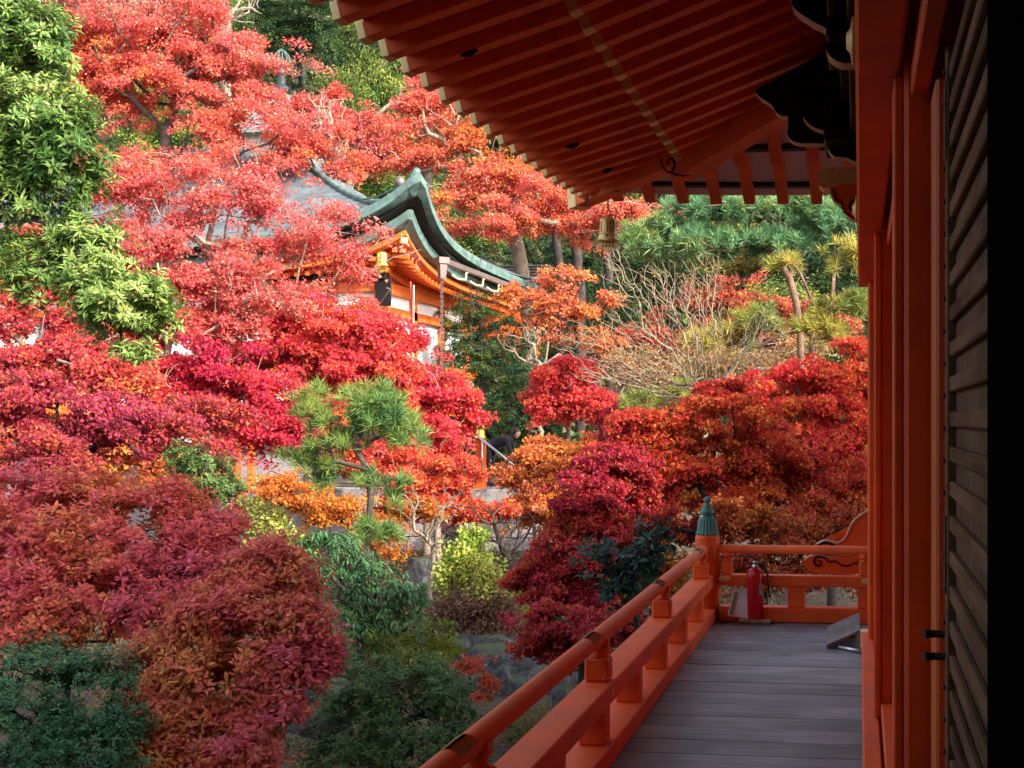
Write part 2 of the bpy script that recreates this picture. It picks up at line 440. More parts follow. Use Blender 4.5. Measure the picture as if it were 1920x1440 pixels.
# rafters ------------------------------------------------------------
def hipi(s): return s          # inset at which the hip cuts a rafter at distance s from the corner side
RL = []
def rafter_pair(side, q):
    """side 'g': runs across the garden eave at Y=q ; 'e': far-end eave at X=q"""
    s = (YE - q) if side == 'g' else (q - XE)
    imax_f = min(XK + .12, s - .07); imax_b = min(3.05, s - .07)
    lf = lift(s)
    def P(i, z):
        return (XE + i, q, z) if side == 'g' else (q, YE - i, z)
    mats = VERM
    if imax_f > .18:
        i0 = 0.0
        a = P(i0, zfly(i0) + HF / 2 + lf); b = P(imax_f, zfly(imax_f) + HF / 2 + lf * (1 - imax_f / 1.6))
        r = bar('flying_rafter', a, b, .10, HF, mats, hall)
        if side == 'g':
            a2 = P(-.004, zfly(0) + HF / 2 + lf); b2 = P(.036, zfly(.036) + HF / 2 + lf)
            bar('brass_sleeve', a2, b2, .108, HF + .008, BRASS, r)
    if imax_b > XK + .1:
        a = P(XK, zbase(XK) + HB / 2); b = P(imax_b, zbase(imax_b) + HB / 2)
        r = bar('base_rafter', a, b, .10, HB, mats, hall)
        if side == 'g':
            a2 = P(XK - .004, zbase(XK) + HB / 2); b2 = P(XK + .055, zbase(XK + .055) + HB / 2)
            bar('brass_sleeve', a2, b2, .108, HB + .008, BRASS, r)
q = 11.72
while q > 1.5:
    rafter_pair('g', q); q -= .328
q = -2.18
while q < 2.6:
    rafter_pair('e', q); q += .300
# soffit boards (garden side red, far side white), each a thin sheet cut along the hip
def sheet(name, pts, mat, parent, t=.02):
    bm = bmesh.new(); A = [bm.verts.new(p) for p in pts]; B = [bm.verts.new(Vector(p) + Vector((0, 0, t))) for p in pts]
    bm.faces.new(A[::-1]); bm.faces.new(B)
    n = len(pts)
    for i in range(n): bm.faces.new((A[i], A[(i + 1) % n], B[(i + 1) % n], B[i]))
    bmesh.ops.recalc_face_normals(bm, faces=bm.faces)
    return link(name, mesh_of(bm, name), mat, parent, Vector(pts[0]))
def soff(side, i0, i1, zf, mat, name, n=30):
    # strips along the eave so that it can lift at the corner
    bm = bmesh.new(); rows = []
    end = -12.0 if side == 'g' else 17.0
    ss = [0, .15, .3, .5, .75, 1.0, 1.4, 1.8, 2.3, 3, 4.5, 8, 14, 23]
    for s in ss:
        row = []
        for i in np.linspace(i0, i1, 6):
            sv = max(s, i) if s < 3.1 else s
            ii = i
            z = zf(ii) + (lift(sv) * (1 - ii / 1.6) if zf is zfly else 0) + (HF if zf is zfly else HB) + .001
            x, y = (XE + ii, YE - sv) if side == 'g' else (XE + sv, YE - ii)
            row.append(bm.verts.new((x, y, z)))
        rows.append(row)
    for a, b in zip(rows[:-1], rows[1:]):
        for k in range(5):
            vs = [a[k], a[k + 1], b[k + 1], b[k]]
            try:
                if (vs[0].co - vs[3].co).length < 1e-5 and (vs[1].co - vs[2].co).length < 1e-5: continue
                bm.faces.new(vs)
            except ValueError: pass
    bmesh.ops.remove_doubles(bm, verts=bm.verts, dist=1e-5)
    bmesh.ops.solidify(bm, geom=bm.faces, thickness=.015)
    return link(name, mesh_of(bm, name), mat, hall)
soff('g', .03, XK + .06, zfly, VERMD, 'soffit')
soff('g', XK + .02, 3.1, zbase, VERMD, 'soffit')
soff('e', .03, XK + .06, zfly, SOFW, 'soffit')
soff('e', XK + .02, 3.1, zbase, SOFW, 'soffit')
# eave board (dark) lying on the rafter tips and board on the base rafters' ends
def eave_board(side, i0, i1, z0f, z1f, mat, name, s0=None):
    bm = bmesh.new(); rings = []
    ss = [0, .15, .3, .5, .75, 1.0, 1.4, 1.8, 2.3, 3, 5, 9, 15, 23]
    for s in ss:
        pts = []
        for (i, zz) in ((i0, z0f), (i1, z0f), (i1, z1f), (i0, z1f)):
            sv = s + i if s == 0 else max(s, i)
            x, y = (XE + i, YE - sv) if side == 'g' else (XE + sv, YE - i)
            pts.append(bm.verts.new((x, y, zz + lift(s) * (1 if i0 < .5 else 0))))
        rings.append(pts)
    for a, b in zip(rings[:-1], rings[1:]):
        for k in range(4): bm.faces.new((a[k], a[(k + 1) % 4], b[(k + 1) % 4], b[k]))
    bm.faces.new(rings[0]); bm.faces.new(rings[-1][::-1])
    bmesh.ops.recalc_face_normals(bm, faces=bm.faces)
    return link(name, mesh_of(bm, name), mat, hall)
eave_board('g', .012, .09, zfly(.05) + HF + .018, zfly(.05) + HF + .10, DARK, 'eave_board')
eave_board('e', .012, .09, zfly(.05) + HF + .018, zfly(.05) + HF + .10, DARK, 'eave_board')
eave_board('e', .06, .30, zfly(.23) + HF - .035, zfly(.23) + HF - .004, DARK, 'fascia_strip')
eave_board('e', XK + .05, XK + .17, zbase(XK + .1) + HB - .04, zbase(XK + .1) + HB - .004, DARK, 'fascia_strip')
eave_board('g', XK + .01, XK + .10, zbase(XK + .05) + HB + .001, zfly(XK + .03) - .002, VERM, 'rafter_beam')
eave_board('e', XK + .01, XK + .10, zbase(XK + .05) + HB + .001, zfly(XK + .03) - .002, VERM, 'rafter_beam')

# the big copper roof above
def roof_shell(parent, x0, x1, y0, y1, ze, rise, inset, thick, mat, name='roof', liftf=None, n=14, edge=None):
    bm = bmesh.new(); rings = []
    ins = [inset * t / n for t in range(n + 1)]
    m = 22
    def ring(i, z, lf):
        a, b, c, d = x0 + i, x1 - i, y0 + i, y1 - i
        if c > d: c = d = (c + d) / 2
        if a > b: a = b = (a + b) / 2
        pts = []
        tt = [.5 - .5 * math.cos(math.pi * k / m) for k in range(m)]
        for (p, q_) in (((a, c), (b, c)), ((b, c), (b, d)), ((b, d), (a, d)), ((a, d), (a, c))):
            Lx = math.hypot(q_[0] - p[0], q_[1] - p[1])
            for t in tt:
                s = min(t, 1 - t) * Lx
                pts.append((p[0] + (q_[0] - p[0]) * t, p[1] + (q_[1] - p[1]) * t, z + lf * (liftf(s + .5 * i) if liftf else 0)))
        return [bm.verts.new(p) for p in pts]
    rings.append(ring(0, ze, 1)); rings.append(ring(-.0, ze + thick, 1))
    for i in ins[1:]: rings.append(ring(i, ze + thick + rise(i), math.exp(-i / 2.2)))
    N = 4 * m
    for r0, r1 in zip(rings[:-1], rings[1:]):
        for k in range(N):
            f = bm.faces.new((r0[k], r0[(k + 1) % N], r1[(k + 1) % N], r1[k]))
            if edge and r0 is rings[0]: f.material_index = 1
    bmesh.ops.remove_doubles(bm, verts=bm.verts, dist=1e-4)
    bmesh.ops.recalc_face_normals(bm, faces=bm.faces)
    return link(name, mesh_of(bm, name), [mat, edge] if edge else mat, parent, None, True)
roof_shell(hall, XE + .005, 17.8, -14, YE - .005, ZF0 + HF + .125, lambda i: .60 * i + .034 * i * i, 9.8, .22, COPPER, 'roof', lambda s: .11 * math.exp(-s / 1.1))

# hip rafter: upper (flying) and lower (base) pieces along the diagonal
def hippt(t, z): return Vector((XE - .09 + t, YE + .09 - t, z))
r1 = []
zt = ZF0 - .05
hip = bmesh.new()
bar_bm(hip, hippt(.0, zt + .10 + .09), hippt(1.25, zt + .10 + .24 + .02), .17, .20, bev=.006)
hr = link('hip_rafter', mesh_of(hip), VERM, hall, hippt(.6, zt))
hb = bmesh.new(); bar_bm(hb, hippt(XK + .1, zbase(XK) - .02), hippt(3.3, zbase(3.05) - .13), .19, .21, bev=.006)
link('hip_rafter', mesh_of(hb), VERM, hall, hippt(2, 3.9))
bar('brass_cap', hippt(-.012, zt + .187), hippt(.075, zt + .197), .182, .215, BRASS, hr)
# scroll marks on the hip rafter ends (painted line carvings)
def scroll(name, c, ax, ay, r0, turns, wd, mat, parent, start=0., tail=None, flip=1):
    ax = Vector(ax); ay = Vector(ay); c = Vector(c); pts = []
    N = int(26 * turns)
    for k in range(N + 1):
        t = k / N; a = start + flip * 2 * math.pi * turns * t; r = r0 * (1 - .85 * t)
        pts.append(c + ax * (r * math.cos(a)) + ay * (r * math.sin(a)))
    if tail: pts = [c + ax * a + ay * b for a, b in tail] + pts
    rad = [wd * (.5 + .5 * math.sin(math.pi * min(1, (i + 1) / len(pts) * 1.1))) for i in range(len(pts))]
    return tube(name, pts, rad, mat, parent, 6)
nh = Vector((-.7071, -.7071, 0)); dh = Vector((.7071, -.7071, 0))
def hipcurve(px, off, wd):
    p0 = hippt(1, 3.6) + nh * off
    P = [onplane(1020 + x / 6, 200 + y / 6, p0, nh) for x, y in px]
    tube('scroll_line', P, [wd * (.55 + .45 * math.sin(math.pi * k / (len(P) - 1))) for k in range(len(P))], DARK, hall, 6)
hipcurve([(410, 1000), (420, 975), (440, 958), (462, 962), (478, 985), (482, 1020), (474, 1055), (458, 1085), (436, 1098)], .093, .007)
hipcurve([(440, 1035), (450, 1045), (455, 1030), (447, 1012), (432, 1012), (424, 1030)], .093, .005)
hipcurve([(1308, 595), (1318, 640), (1345, 690), (1378, 730), (1415, 742), (1445, 720), (1462, 680), (1466, 635), (1455, 600), (1430, 580), (1405, 590), (1393, 620), (1400, 655)], .103, .010)
hipcurve([(1415, 742), (1450, 760), (1500, 772), (1560, 778), (1640, 775)], .103, .008)
for k_, (u, v) in enumerate(((880, 100), (1074, 274), (1139, 320), (1158, 356))):
    npl = Vector((-SF, 0, 1)).normalized(); p = onplane(u, v, Vector((XE, 5, ZF0 - .012)), npl)
    if k_ == 3: p = onplane(u, v, hippt(.6, 0) + nh * .02, nh)
    tube('iron_hook', [p + Vector((-.05, 0, -.012)), p + Vector((-.03, 0, -.005)), p, p + Vector((.03, 0, .012)), p + Vector((.05, 0, .016))], [.006, .016, .022, .016, .006], IRON, hall, 8)

# bell under the hip
def make_bell(name, top, s, label, group, holes=True, mat=BRONZE):
    """top = hook point, s = height of the bell body"""
    top = Vector(top); e = empty(name, top, label, 'bell', group)
    tube('hook', [top + Vector((0, 0, .0)), top + Vector((0, 0, -.06 * s / .2)), top + Vector((.02 * s / .2, 0, -.09 * s / .2)), top + Vector((.012 * s / .2, 0, -.125 * s / .2)), top + Vector((0, 0, -.14 * s / .2))], .006 * s / .2, IRON, e, 6)
    b = top + Vector((0, 0, -.13 * s / .2 - s)); r = s * .36
    prof = [(r * 1.18, 0), (r * 1.22, .03 * s), (r * 1.10, .12 * s), (r * 1.0, .24 * s), (r * .99, .30 * s), (r * 1.03, .31 * s), (r * .97, .33 * s), (r * .95, .6 * s), (r * .95, .82 * s), (r * .86, .90 * s), (r * .6, .965 * s), (r * .2, .99 * s), (r * .14, s)]
    # rim with four-lobed lower edge
    body = lathe('bell_body', prof, b, mat, e, 32)
    for v in body.data.vertices:
        if v.co.z < .05 * s:
            a = math.atan2(v.co.y, v.co.x); v.co.z += .06 * s * abs(math.sin(2 * a))
    if holes:
        bm = bmesh.new()
        for c in range(16):
            if c % 4 == 3: continue
            a = 2 * math.pi * c / 16 + .1
            for rz in range(7):
                z = .40 * s + rz * .062 * s + (.02 * s if rz > 3 else 0)
                p = b + Vector((math.cos(a) * r * .95, math.sin(a) * r * .95, z))
                M = Matrix.Translation(p) @ Matrix.Rotation(a, 4, 'Z')
                box_bm(bm, (-.002, -.026 * s, -.017 * s), (.004, .026 * s, .017 * s), 0, M)
        for c in range(4):
            a = math.pi / 2 * c - math.pi / 2; p = b + Vector((math.cos(a) * r * 1.02, math.sin(a) * r * 1.02, .22 * s))
            box_bm(bm, (-.003, -.05 * s, -.03 * s), (.003, .05 * s, .03 * s), .001, Matrix.Translation(p) @ Matrix.Rotation(a, 4, 'Z'))
        link('holes', mesh_of(bm), DARK, body)
    # clapper plate
    o2 = [(-.52, -.06), (-.40, -.02), (-.25, .05), (-.1, .12), (0, .14), (.1, .12), (.25, .05), (.40, -.02), (.52, -.06), (.50, -.15), (.40, -.20), (.28, -.17), (.2, -.24), (.08, -.32), (0, -.36), (-.08, -.32), (-.2, -.24), (-.28, -.17), (-.40, -.20), (-.50, -.15)]
    pts = smooth_poly([b + Vector((x * s * .92, 0, z * s - .04 * s)) for x, z in o2], 2)
    pl = prism('clapper', pts, .008 * s / .2, (mat,), e)
    bm = bmesh.new()
    for x in (-.2, -.07, .07, .2): box_bm(bm, (b.x + (x - .03) * s, b.y - .006 * s / .2, b.z - .20 * s), (b.x + (x + .03) * s, b.y + .006 * s / .2, b.z - .11 * s), .002)
    link('cutouts', mesh_of(bm), DARK, pl)
    tube('clapper_rod', [b + Vector((0, 0, .5 * s)), b + Vector((0, 0, .05 * s))], .006 * s / .2, IRON, e, 6)
    return e
make_bell('wind_bell', hippt(.36, zt + .10), .225, 'bronze wind bell with pierced body hanging from the near eave corner', 'eave bells')

# brackets under the eave (dark carved noses with cream edges) in cross planes
def nose(pix, y, thick, mats, name='bracket_nose', n=3):
    return prism(name, smooth_poly([ony(u, v, y) for u, v in pix], n), thick, mats, hall)
nose([(1418, 172), (1425, 185), (1437, 193), (1450, 203), (1455, 213), (1466, 221), (1478, 222), (1486, 233), (1484, 241), (1477, 250), (1479, 260), (1487, 268), (1502, 272), (1525, 272), (1552, 266), (1560, 200), (1556, 105), (1500, 128), (1445, 158)], 9.25, .13, (DARK, EDGEC))
nose([(1505, 216), (1509, 203), (1524, 194), (1540, 196), (1556, 205), (1640, 190), (1640, 255), (1570, 262), (1562, 250), (1542, 248), (1524, 241), (1511, 230)], 9.0, .13, (DARK, EDGEC))
nose([(1552, 280), (1556, 270), (1566, 264), (1580, 266), (1640, 262), (1640, 302), (1605, 306), (1590, 300), (1575, 298), (1562, 295)], 9.05, .13, (DARK, EDGEC))
nose([(1470, -60), (1484, 0), (1487, 18), (1500, 31), (1515, 41), (1530, 50), (1545, 57), (1556, 61), (1600, 40), (1600, -80), (1520, -90)], 6.9, .13, (DARK, EDGEC))
nose([(1552, 75), (1549, 90), (1552, 105), (1560, 115), (1574, 123), (1588, 125), (1618, 123), (1648, 116), (1648, 50), (1570, 58)], 6.6, .13, (DARK, EDGEC))
for (y0, y1) in ((8.88, 9.30), (6.5, 6.95)):
    dx = -.205 if y0 > 8 else -.13
    box('bracket_block', (dx, y0 + .06, 3.42), (dx + .15, y1 - .06, 4.15), DARK, hall, .01)
    for z in (3.44, 3.62, 3.80, 3.98):
        box('bracket_arm', (dx - .03, y0 - .10, z), (.28, y1 + .10, z + .10), DARK, hall, .012)
for z, x in ((3.48, -.06), (3.68, -.12), (3.90, -.2)):
    box('purlin', (x, -6, z), (x + .11, 9.3 - x, z + .12), DARK, hall, .01)
    box('purlin', (x + .12, 9.3 - x - .11, z + .001), (6, 9.3 - x, z + .121), DARK, hall, .01)
for z in (3.44, 3.73, 4.01): box('pink_strip', (.235, -6, z), (.262, 9.1, z + .05), SOFW, hall, 0)
# gilt and carved beam ends at the corner column
pts = [ony(u, v, 9.35) for u, v in ((1534, 328), (1545, 320), (1612, 317), (1614, 350), (1545, 357), (1536, 352))]
gn = prism('beam_end', pts, .20, (BRASS,), hall)
nose([(1557, 360), (1562, 352), (1625, 350), (1625, 412), (1606, 416), (1592, 410), (1584, 400), (1578, 388), (1566, 381), (1560, 372)], 9.3, .12, (VERM, EDGEC), 'beam_nose')
cc = ony(1603, 388, 9.235)
scroll('scroll_line', cc, (1, 0, 0), (0, 0, 1), .055, 1.1, .009, DARK, hall, .5, tail=[(-.15, .13), (-.13, .05), (-.09, .03), (-.08, -.03), (.0, -.085)])

# far wing of the building beyond the railing: carved step-side panel
wing = empty('carved_panel', ony(1570, 1100, 11.05), 'vermilion carved side panel with cream edge and black scrolls beyond the far railing', 'panel')
up = [(1640, 948), (1622, 960), (1606, 970), (1596, 981), (1589, 998), (1581, 1011), (1570, 1017), (1559, 1014), (1546, 1012), (1532, 1018), (1524, 1028), (1530, 1036), (1640, 1036)]
P_ = prism('upper_wing', smooth_poly([ony(u, v, 11.05) for u, v in up], 3), .09, (VERM, EDGEC), wing)
lo = [(1640, 1044), (1552, 1044), (1530, 1040), (1516, 1043), (1508, 1052), (1511, 1062), (1522, 1070), (1540, 1073), (1640, 1073)]
prism('lower_wing', smooth_poly([ony(u, v, 11.05) for u, v in lo], 3), .10, (VERM, EDGEC), wing)
tube('edge_line', [ony(u, v, 11.0) for u, v in [(1640, 950), (1622, 961), (1606, 971.5), (1597, 982), (1590, 999), (1582, 1012.5), (1570, 1018.5), (1559, 1015.5), (1546, 1013.5), (1533, 1019.5)]], .011, EDGEC, wing, 6)
scroll('scroll_line', ony(1535, 1054, 10.995), (1, 0, 0), (0, 0, 1), .05, 1.2, .010, DARK, wing, 1.0, tail=[(.34, -.01), (.30, .0), (.26, -.02), (.22, -.03), (.18, -.02), (.15, .005), (.12, .01), (.09, .0), (.07, .015), (.055, .035)])
tube('scroll_line', [ony(u, v, 11.0) for u, v in ((1532, 1025), (1540, 1018), (1552, 1017), (1562, 1022), (1568, 1028))], [.008, .012, .012, .010, .006], DARK, wing, 6)

# ------------------------------------------------------------------ railing
rail = empty('veranda_railing', (-1.22, 5, 0), 'vermilion veranda railing with round top rail and brass bands', 'railing')
RX = -1.23          # centre line
RTOP, RMID = .578, .372
fy = 10.66          # far run centre line
# garden run
def rail_run():
    tube('top_rail', [(RX, y, RTOP) for y in (-4, 0, 4, 8, 10.52)], .041, VERM, rail, 16)
    box('middle_rail', (RX - .078, -4, RMID - .095), (RX + .078, 10.58, RMID), VERM, rail, .006)
    box('bottom_rail', (RX - .088, -4, .004), (RX + .088, 10.58, .10), VERM, rail, .006)
    box('ground_beam', (RX - .07, -4, -.25), (RX + .03, 10.6, .0), VERM, rail, .004)
    # upper blocks
    for y in (10.34, 8.29, 6.23, 4.18, 2.12, .07):
        box('upper_block', (RX - .058, y - .058, RMID + .001), (RX + .058, y + .058, RMID + .112), VERM, rail, .010)
        lathe('neck', [(.052, .112), (.040, .128), (.036, .145), (.040, .178)], (RX, y, RMID), VERM, rail, 12)
        # little cradle that holds the top rail
        box('cradle', (RX + .030, y - .032, RTOP - .056), (RX + .050, y + .032, RTOP - .004), VERM, rail, .004)
        bmc = bmesh.new(); a = [(RX + .043 * math.cos(t), .0, RTOP + .043 * math.sin(t)) for t in np.linspace(math.radians(20), math.radians(160), 9)]
        V0 = [bmc.verts.new((p[0], y - .30, p[2])) for p in a]; V1 = [bmc.verts.new((p[0], y - .11, p[2])) for p in a]
        for k_ in range(8): bmc.faces.new((V0[k_], V1[k_], V1[k_ + 1], V0[k_ + 1]))
        bmesh.ops.solidify(bmc, geom=bmc.faces, thickness=-.003)
        link('brass_band', mesh_of(bmc), BRASS, rail, (RX, y - .2, RTOP), True)
        box('brass_stud', (RX + .078, y - .10, RMID - .055), (RX + .083, y - .05, RMID - .018), BRASS, rail, .002)
    y = 9.95
    while y > -1:
        box('lower_block', (RX - .062, y - .07, .101), (RX + .062, y + .07, RMID - .096), VERM, rail, .006)
        y -= .955
rail_run()
# far run
tube('top_rail', [(RX + .10, fy, RTOP - .005), (.6, fy, RTOP - .005), (3, fy, RTOP - .005)], .036, VERM, rail, 16)
box('middle_rail', (RX + .12, fy - .06, RMID - .085), (3, fy + .06, RMID), VERM, rail, .005)
box('bottom_rail', (RX + .12, fy - .075, .004), (3, fy + .075, .12), VERM, rail, .005)
for x in (RX + .175, -.04 + .08, 1.2):
    box('upper_block', (x - .045, fy - .045, RMID + .001), (x + .045, fy + .045, RMID + .11), VERM, rail, .012)
    lathe('neck', [(.045, .11), (.034, .125), (.034, .135), (.048, .138), (.048, .175)], (x, fy, RMID), VERM, rail, 12)
for x in (-.50, .05, 1.2): box('lower_block', (x - .068, fy - .05, .121), (x + .068, fy + .05, RMID - .086), VERM, rail, .005)
for x in (RX + .16, .06):
    bm = bmesh.new(); tube_bm(bm, [(x, fy - .064, RMID - .032), (x, fy - .060, RMID - .032)], [.05, .05], 16)
    bmesh.ops.recalc_face_normals(bm, faces=bm.faces)
    for v in bm.verts: v.co.z = RMID - .032 + (v.co.z - RMID + .032) * .5
    link('brass_stud', mesh_of(bm), BRASS, rail, (x, fy, RMID))
# corner post with verdigris jewel finial
px_, py_ = RX + .015, fy + .01
post = lathe('corner_post', [(.100, -.2), (.100, .60), (.099, .655), (.094, .68), (.086, .686)], (px_, py_, 0), VERM, rail, 28)
tube('groove', [(px_ + .100 * math.cos(a), py_ + .100 * math.sin(a), .652) for a in np.linspace(0, 2 * math.pi, 29)], .003, VERMD, post, 4)
fin = [(.106, 0), (.108, .008), (.097, .03), (.089, .10), (.082, .145), (.06, .168), (.042, .178), (.040, .186), (.062, .19), (.070, .205), (.068, .225), (.052, .245), (.044, .252), (.046, .26), (.038, .282), (.022, .296), (.020, .305), (.034, .312), (.038, .33), (.032, .348), (.018, .357), (.010, .362)]
def ribs(a, z): return 1 + (.045 * math.cos(20 * a) if z < .126 else 0)
lathe('jewel_finial', [(r * .85, z * .84) for r, z in fin], (px_, py_, .687), VERDI, rail, 120, ribs)

# ------------------------------------------------------------------ fire extinguisher, board, pallet, ramp
ex = onz(1416, 1160, .03); ex = Vector((ex.x, ex.y, .034))
E = empty('fire_extinguisher', ex, 'red fire extinguisher standing on slatted board at the railing corner', 'extinguisher')
lathe('cylinder', [(.062, 0), (.066, .006), (.066, .34), (.062, .365), (.05, .385), (.03, .398), (.025, .402)], ex, REDX, E, 28)
lathe('valve', [(.027, .40), (.027, .418), (.02, .42), (.02, .44), (.024, .442), (.024, .452), (.014, .455)], ex, STEEL, E, 16)
bar('lever', ex + Vector((.02, 0, .458)), ex + Vector((-.055, 0, .50)), .018, .012, RUBBER, E)
bar('carry_handle', ex + Vector((.02, 0, .446)), ex + Vector((-.07, 0, .435)), .018, .010, RUBBER, E)
tube('hose', [ex + Vector(p) for p in ((.018, 0, .435), (.05, -.005, .437), (.08, -.01, .41), (.098, -.015, .35), (.105, -.02, .27), (.112, -.02, .20), (.12, -.02, .17))], [.008, .009, .009, .009, .009, .009, .011], RUBBER, E, 8)
tube('nozzle', [ex + Vector((.12, -.02, .172)), ex + Vector((.128, -.02, .145))], [.009, .012], STEEL, E, 8)
bm = bmesh.new()
V0, V1 = [], []
for t in np.linspace(math.radians(-58), math.radians(-18), 7):
    V0.append(bm.verts.new((ex.x + .0672 * math.cos(t), ex.y + .0672 * math.sin(t), ex.z + .19))); V1.append(bm.verts.new((ex.x + .0672 * math.cos(t), ex.y + .0672 * math.sin(t), ex.z + .28)))
for k_ in range(6): bm.faces.new((V0[k_], V0[k_ + 1], V1[k_ + 1], V1[k_]))
bmesh.ops.solidify(bm, geom=bm.faces, thickness=-.001)
link('paper_label', mesh_of(bm), CARD, E)
tube('base_ring', [ex + Vector((.0675 * math.cos(a), .0675 * math.sin(a), .035)) for a in np.linspace(0, 2 * math.pi, 25)], .0012, RUBBER, E, 4)
box('tag_bracket', ex + Vector((.062, -.012, .12)), ex + Vector((.085, .012, .155)), CARD, E, .002)

bdc = Vector((ex.x - .12, ex.y - .01, .034))
Bd = empty('notice_board', bdc, 'white card board with grey strip leaning behind the extinguisher', 'board')
yb = ex.y - .03
def bpt(u, v, k): return ony(u, v, yb + .09 * k)
q4 = [bpt(1364, 1154, 0), bpt(1410, 1162, 0), bpt(1410, 1107, 1), bpt(1377, 1107, 1)]
prism('card', q4, .008, (CARD,), Bd)
q5 = [p + Vector((0, -.009, 0)) for p in (bpt(1367.5, 1151, .03), bpt(1372.5, 1152, .03), bpt(1382.5, 1110, .95), bpt(1379, 1110, .95))]
prism('strip', q5, .004, (TAPE,), Bd)
pal = empty('slatted_board', (ex.x, ex.y, 0), 'small pale wooden slatted board under the red extinguisher', 'board')
for i in range(3): box('slat', (ex.x - .125 + i * .088, ex.y - .12, .016), (ex.x - .045 + i * .088, ex.y + .10, .031), PALE, pal, .003)
for yy in (-.09, .06): box('runner', (ex.x - .12, ex.y + yy - .014, .002), (ex.x + .13, ex.y + yy + .014, .0155), PALE, pal, .002)
# ramp board
a = onz(1550, 1214, .01); b = onz(1634, 1190, .06); c = onz(1634, 1152, .09); d_ = onz(1552, 1176, .015)
rampo = empty('ramp_board', (a + c) / 2 * 1.0, 'grey weathered ramp board lying beside the wall sill', 'board')
bm = bmesh.new(); pts = [a, Vector((.0, a.y + .12, .10)), Vector((.0, 10.3, .12)), Vector((d_.x, 10.2, .022))]
A_ = [bm.verts.new(p) for p in pts]; B_ = [bm.verts.new(p + Vector((0, 0, .018))) for p in pts]
bm.faces.new(A_[::-1]); bm.faces.new(B_)
for i in range(4): bm.faces.new((A_[i], A_[(i + 1) % 4], B_[(i + 1) % 4], B_[i]))
link('deck_sheet', mesh_of(bm), RAMPW, rampo)
tube('metal_tube', [onz(1573, 1214, .014), onz(1620, 1222, .014) + Vector((.0, 0, 0))], .012, STEEL, rampo, 8)
box('wedge', (-.16, a.y + .5, .003), (-.02, a.y + .56, .06), RAMPW, rampo)


# ================================================================== FAR HALL
H2X, H2Y = -11.17, 32.78        # eave corner nearest to us
H2W, H2D = 17.0, 13.0
LZ, LA, LS = 6.02, 1.60, 1.7
def h2l(s): return LA * math.exp(-max(0, s) / LS)
hall2 = empty('copper_roofed_hall', (H2X - 8, H2Y + 6, 0), 'vermilion hall with swept green copper roof and white walls among red maples', 'temple')
def h2pt(side, i, s, z, decay=2.6, lk=1.0):
    """side f: front eave (runs to the left), r: right eave (runs away); i inset, s distance from the corner along the eave"""
    zz = z + lk * h2l(max(s, 0)) * math.exp(-i / decay)
    ext = .18 * math.exp(-s / 1.6) * math.exp(-i / .8)
    return (H2X - s, H2Y + i - ext, zz) if side == 'f' else (H2X - i + ext, H2Y + s, zz)
SS = [0, .2, .4, .7, 1.0, 1.4, 1.9, 2.5, 3.2, 4.2, 5.5, 7, 9, 11, 13]
def h2band(name, prof, mat, lk=1.0, smin=None):
    """sweep a closed cross-section (inset, z) along both eaves, mitred at the corner"""
    bm = bmesh.new(); rings = []
    seq = [('f', s) for s in SS[::-1]] + [('r', s) for s in SS[1:]]
    for side, s in seq:
        ring = []
        for i, z in prof:
            sv = max(s, i)
            p = h2pt(side, i, sv, z, 2.6, lk)
            if s == 0: p = (H2X - i + .12 * math.exp(-i / .8), H2Y + i - .12 * math.exp(-i / .8), z + lk * h2l(i) * math.exp(-i / 2.6))
            ring.append(bm.verts.new(p))
        rings.append(ring)
    n = len(prof)
    for a, b in zip(rings[:-1], rings[1:]):
        for k in range(n): bm.faces.new((a[k], a[(k + 1) % n], b[(k + 1) % n], b[k]))
    bmesh.ops.remove_doubles(bm, verts=bm.verts, dist=1e-5)
    bmesh.ops.recalc_face_normals(bm, faces=bm.faces)
    return link(name, mesh_of(bm, name), mat, hall2)
h2band('roof_edge', [(0, LZ + .06), (.28, LZ + .08), (.30, LZ + .28), (.02, LZ + .31), (-.015, LZ + .22)], COPPERG)
h2band('eave_soffit', [(.10, LZ - .16), (.9, LZ - .10), (.9, LZ + .05), (.20, LZ - .004)], DARK)
h2band('lower_roof_edge', [(.36, LZ - .38), (.60, LZ - .38), (.60, LZ - .15), (.33, LZ - .165)], COPPERG)
h2band('eave_board', [(.52, LZ - .60), (.72, LZ - .60), (.72, LZ - .425), (.56, LZ - .425)], VERM2)
h2band('rafter_beam', [(1.45, LZ - .78), (1.60, LZ - .78), (1.60, LZ - .62), (1.45, LZ - .62)], VERM2)
h2band('soffit', [(.60, LZ - .61), (2.6, LZ + .02), (2.6, LZ + .06), (.60, LZ - .57)], VERM)
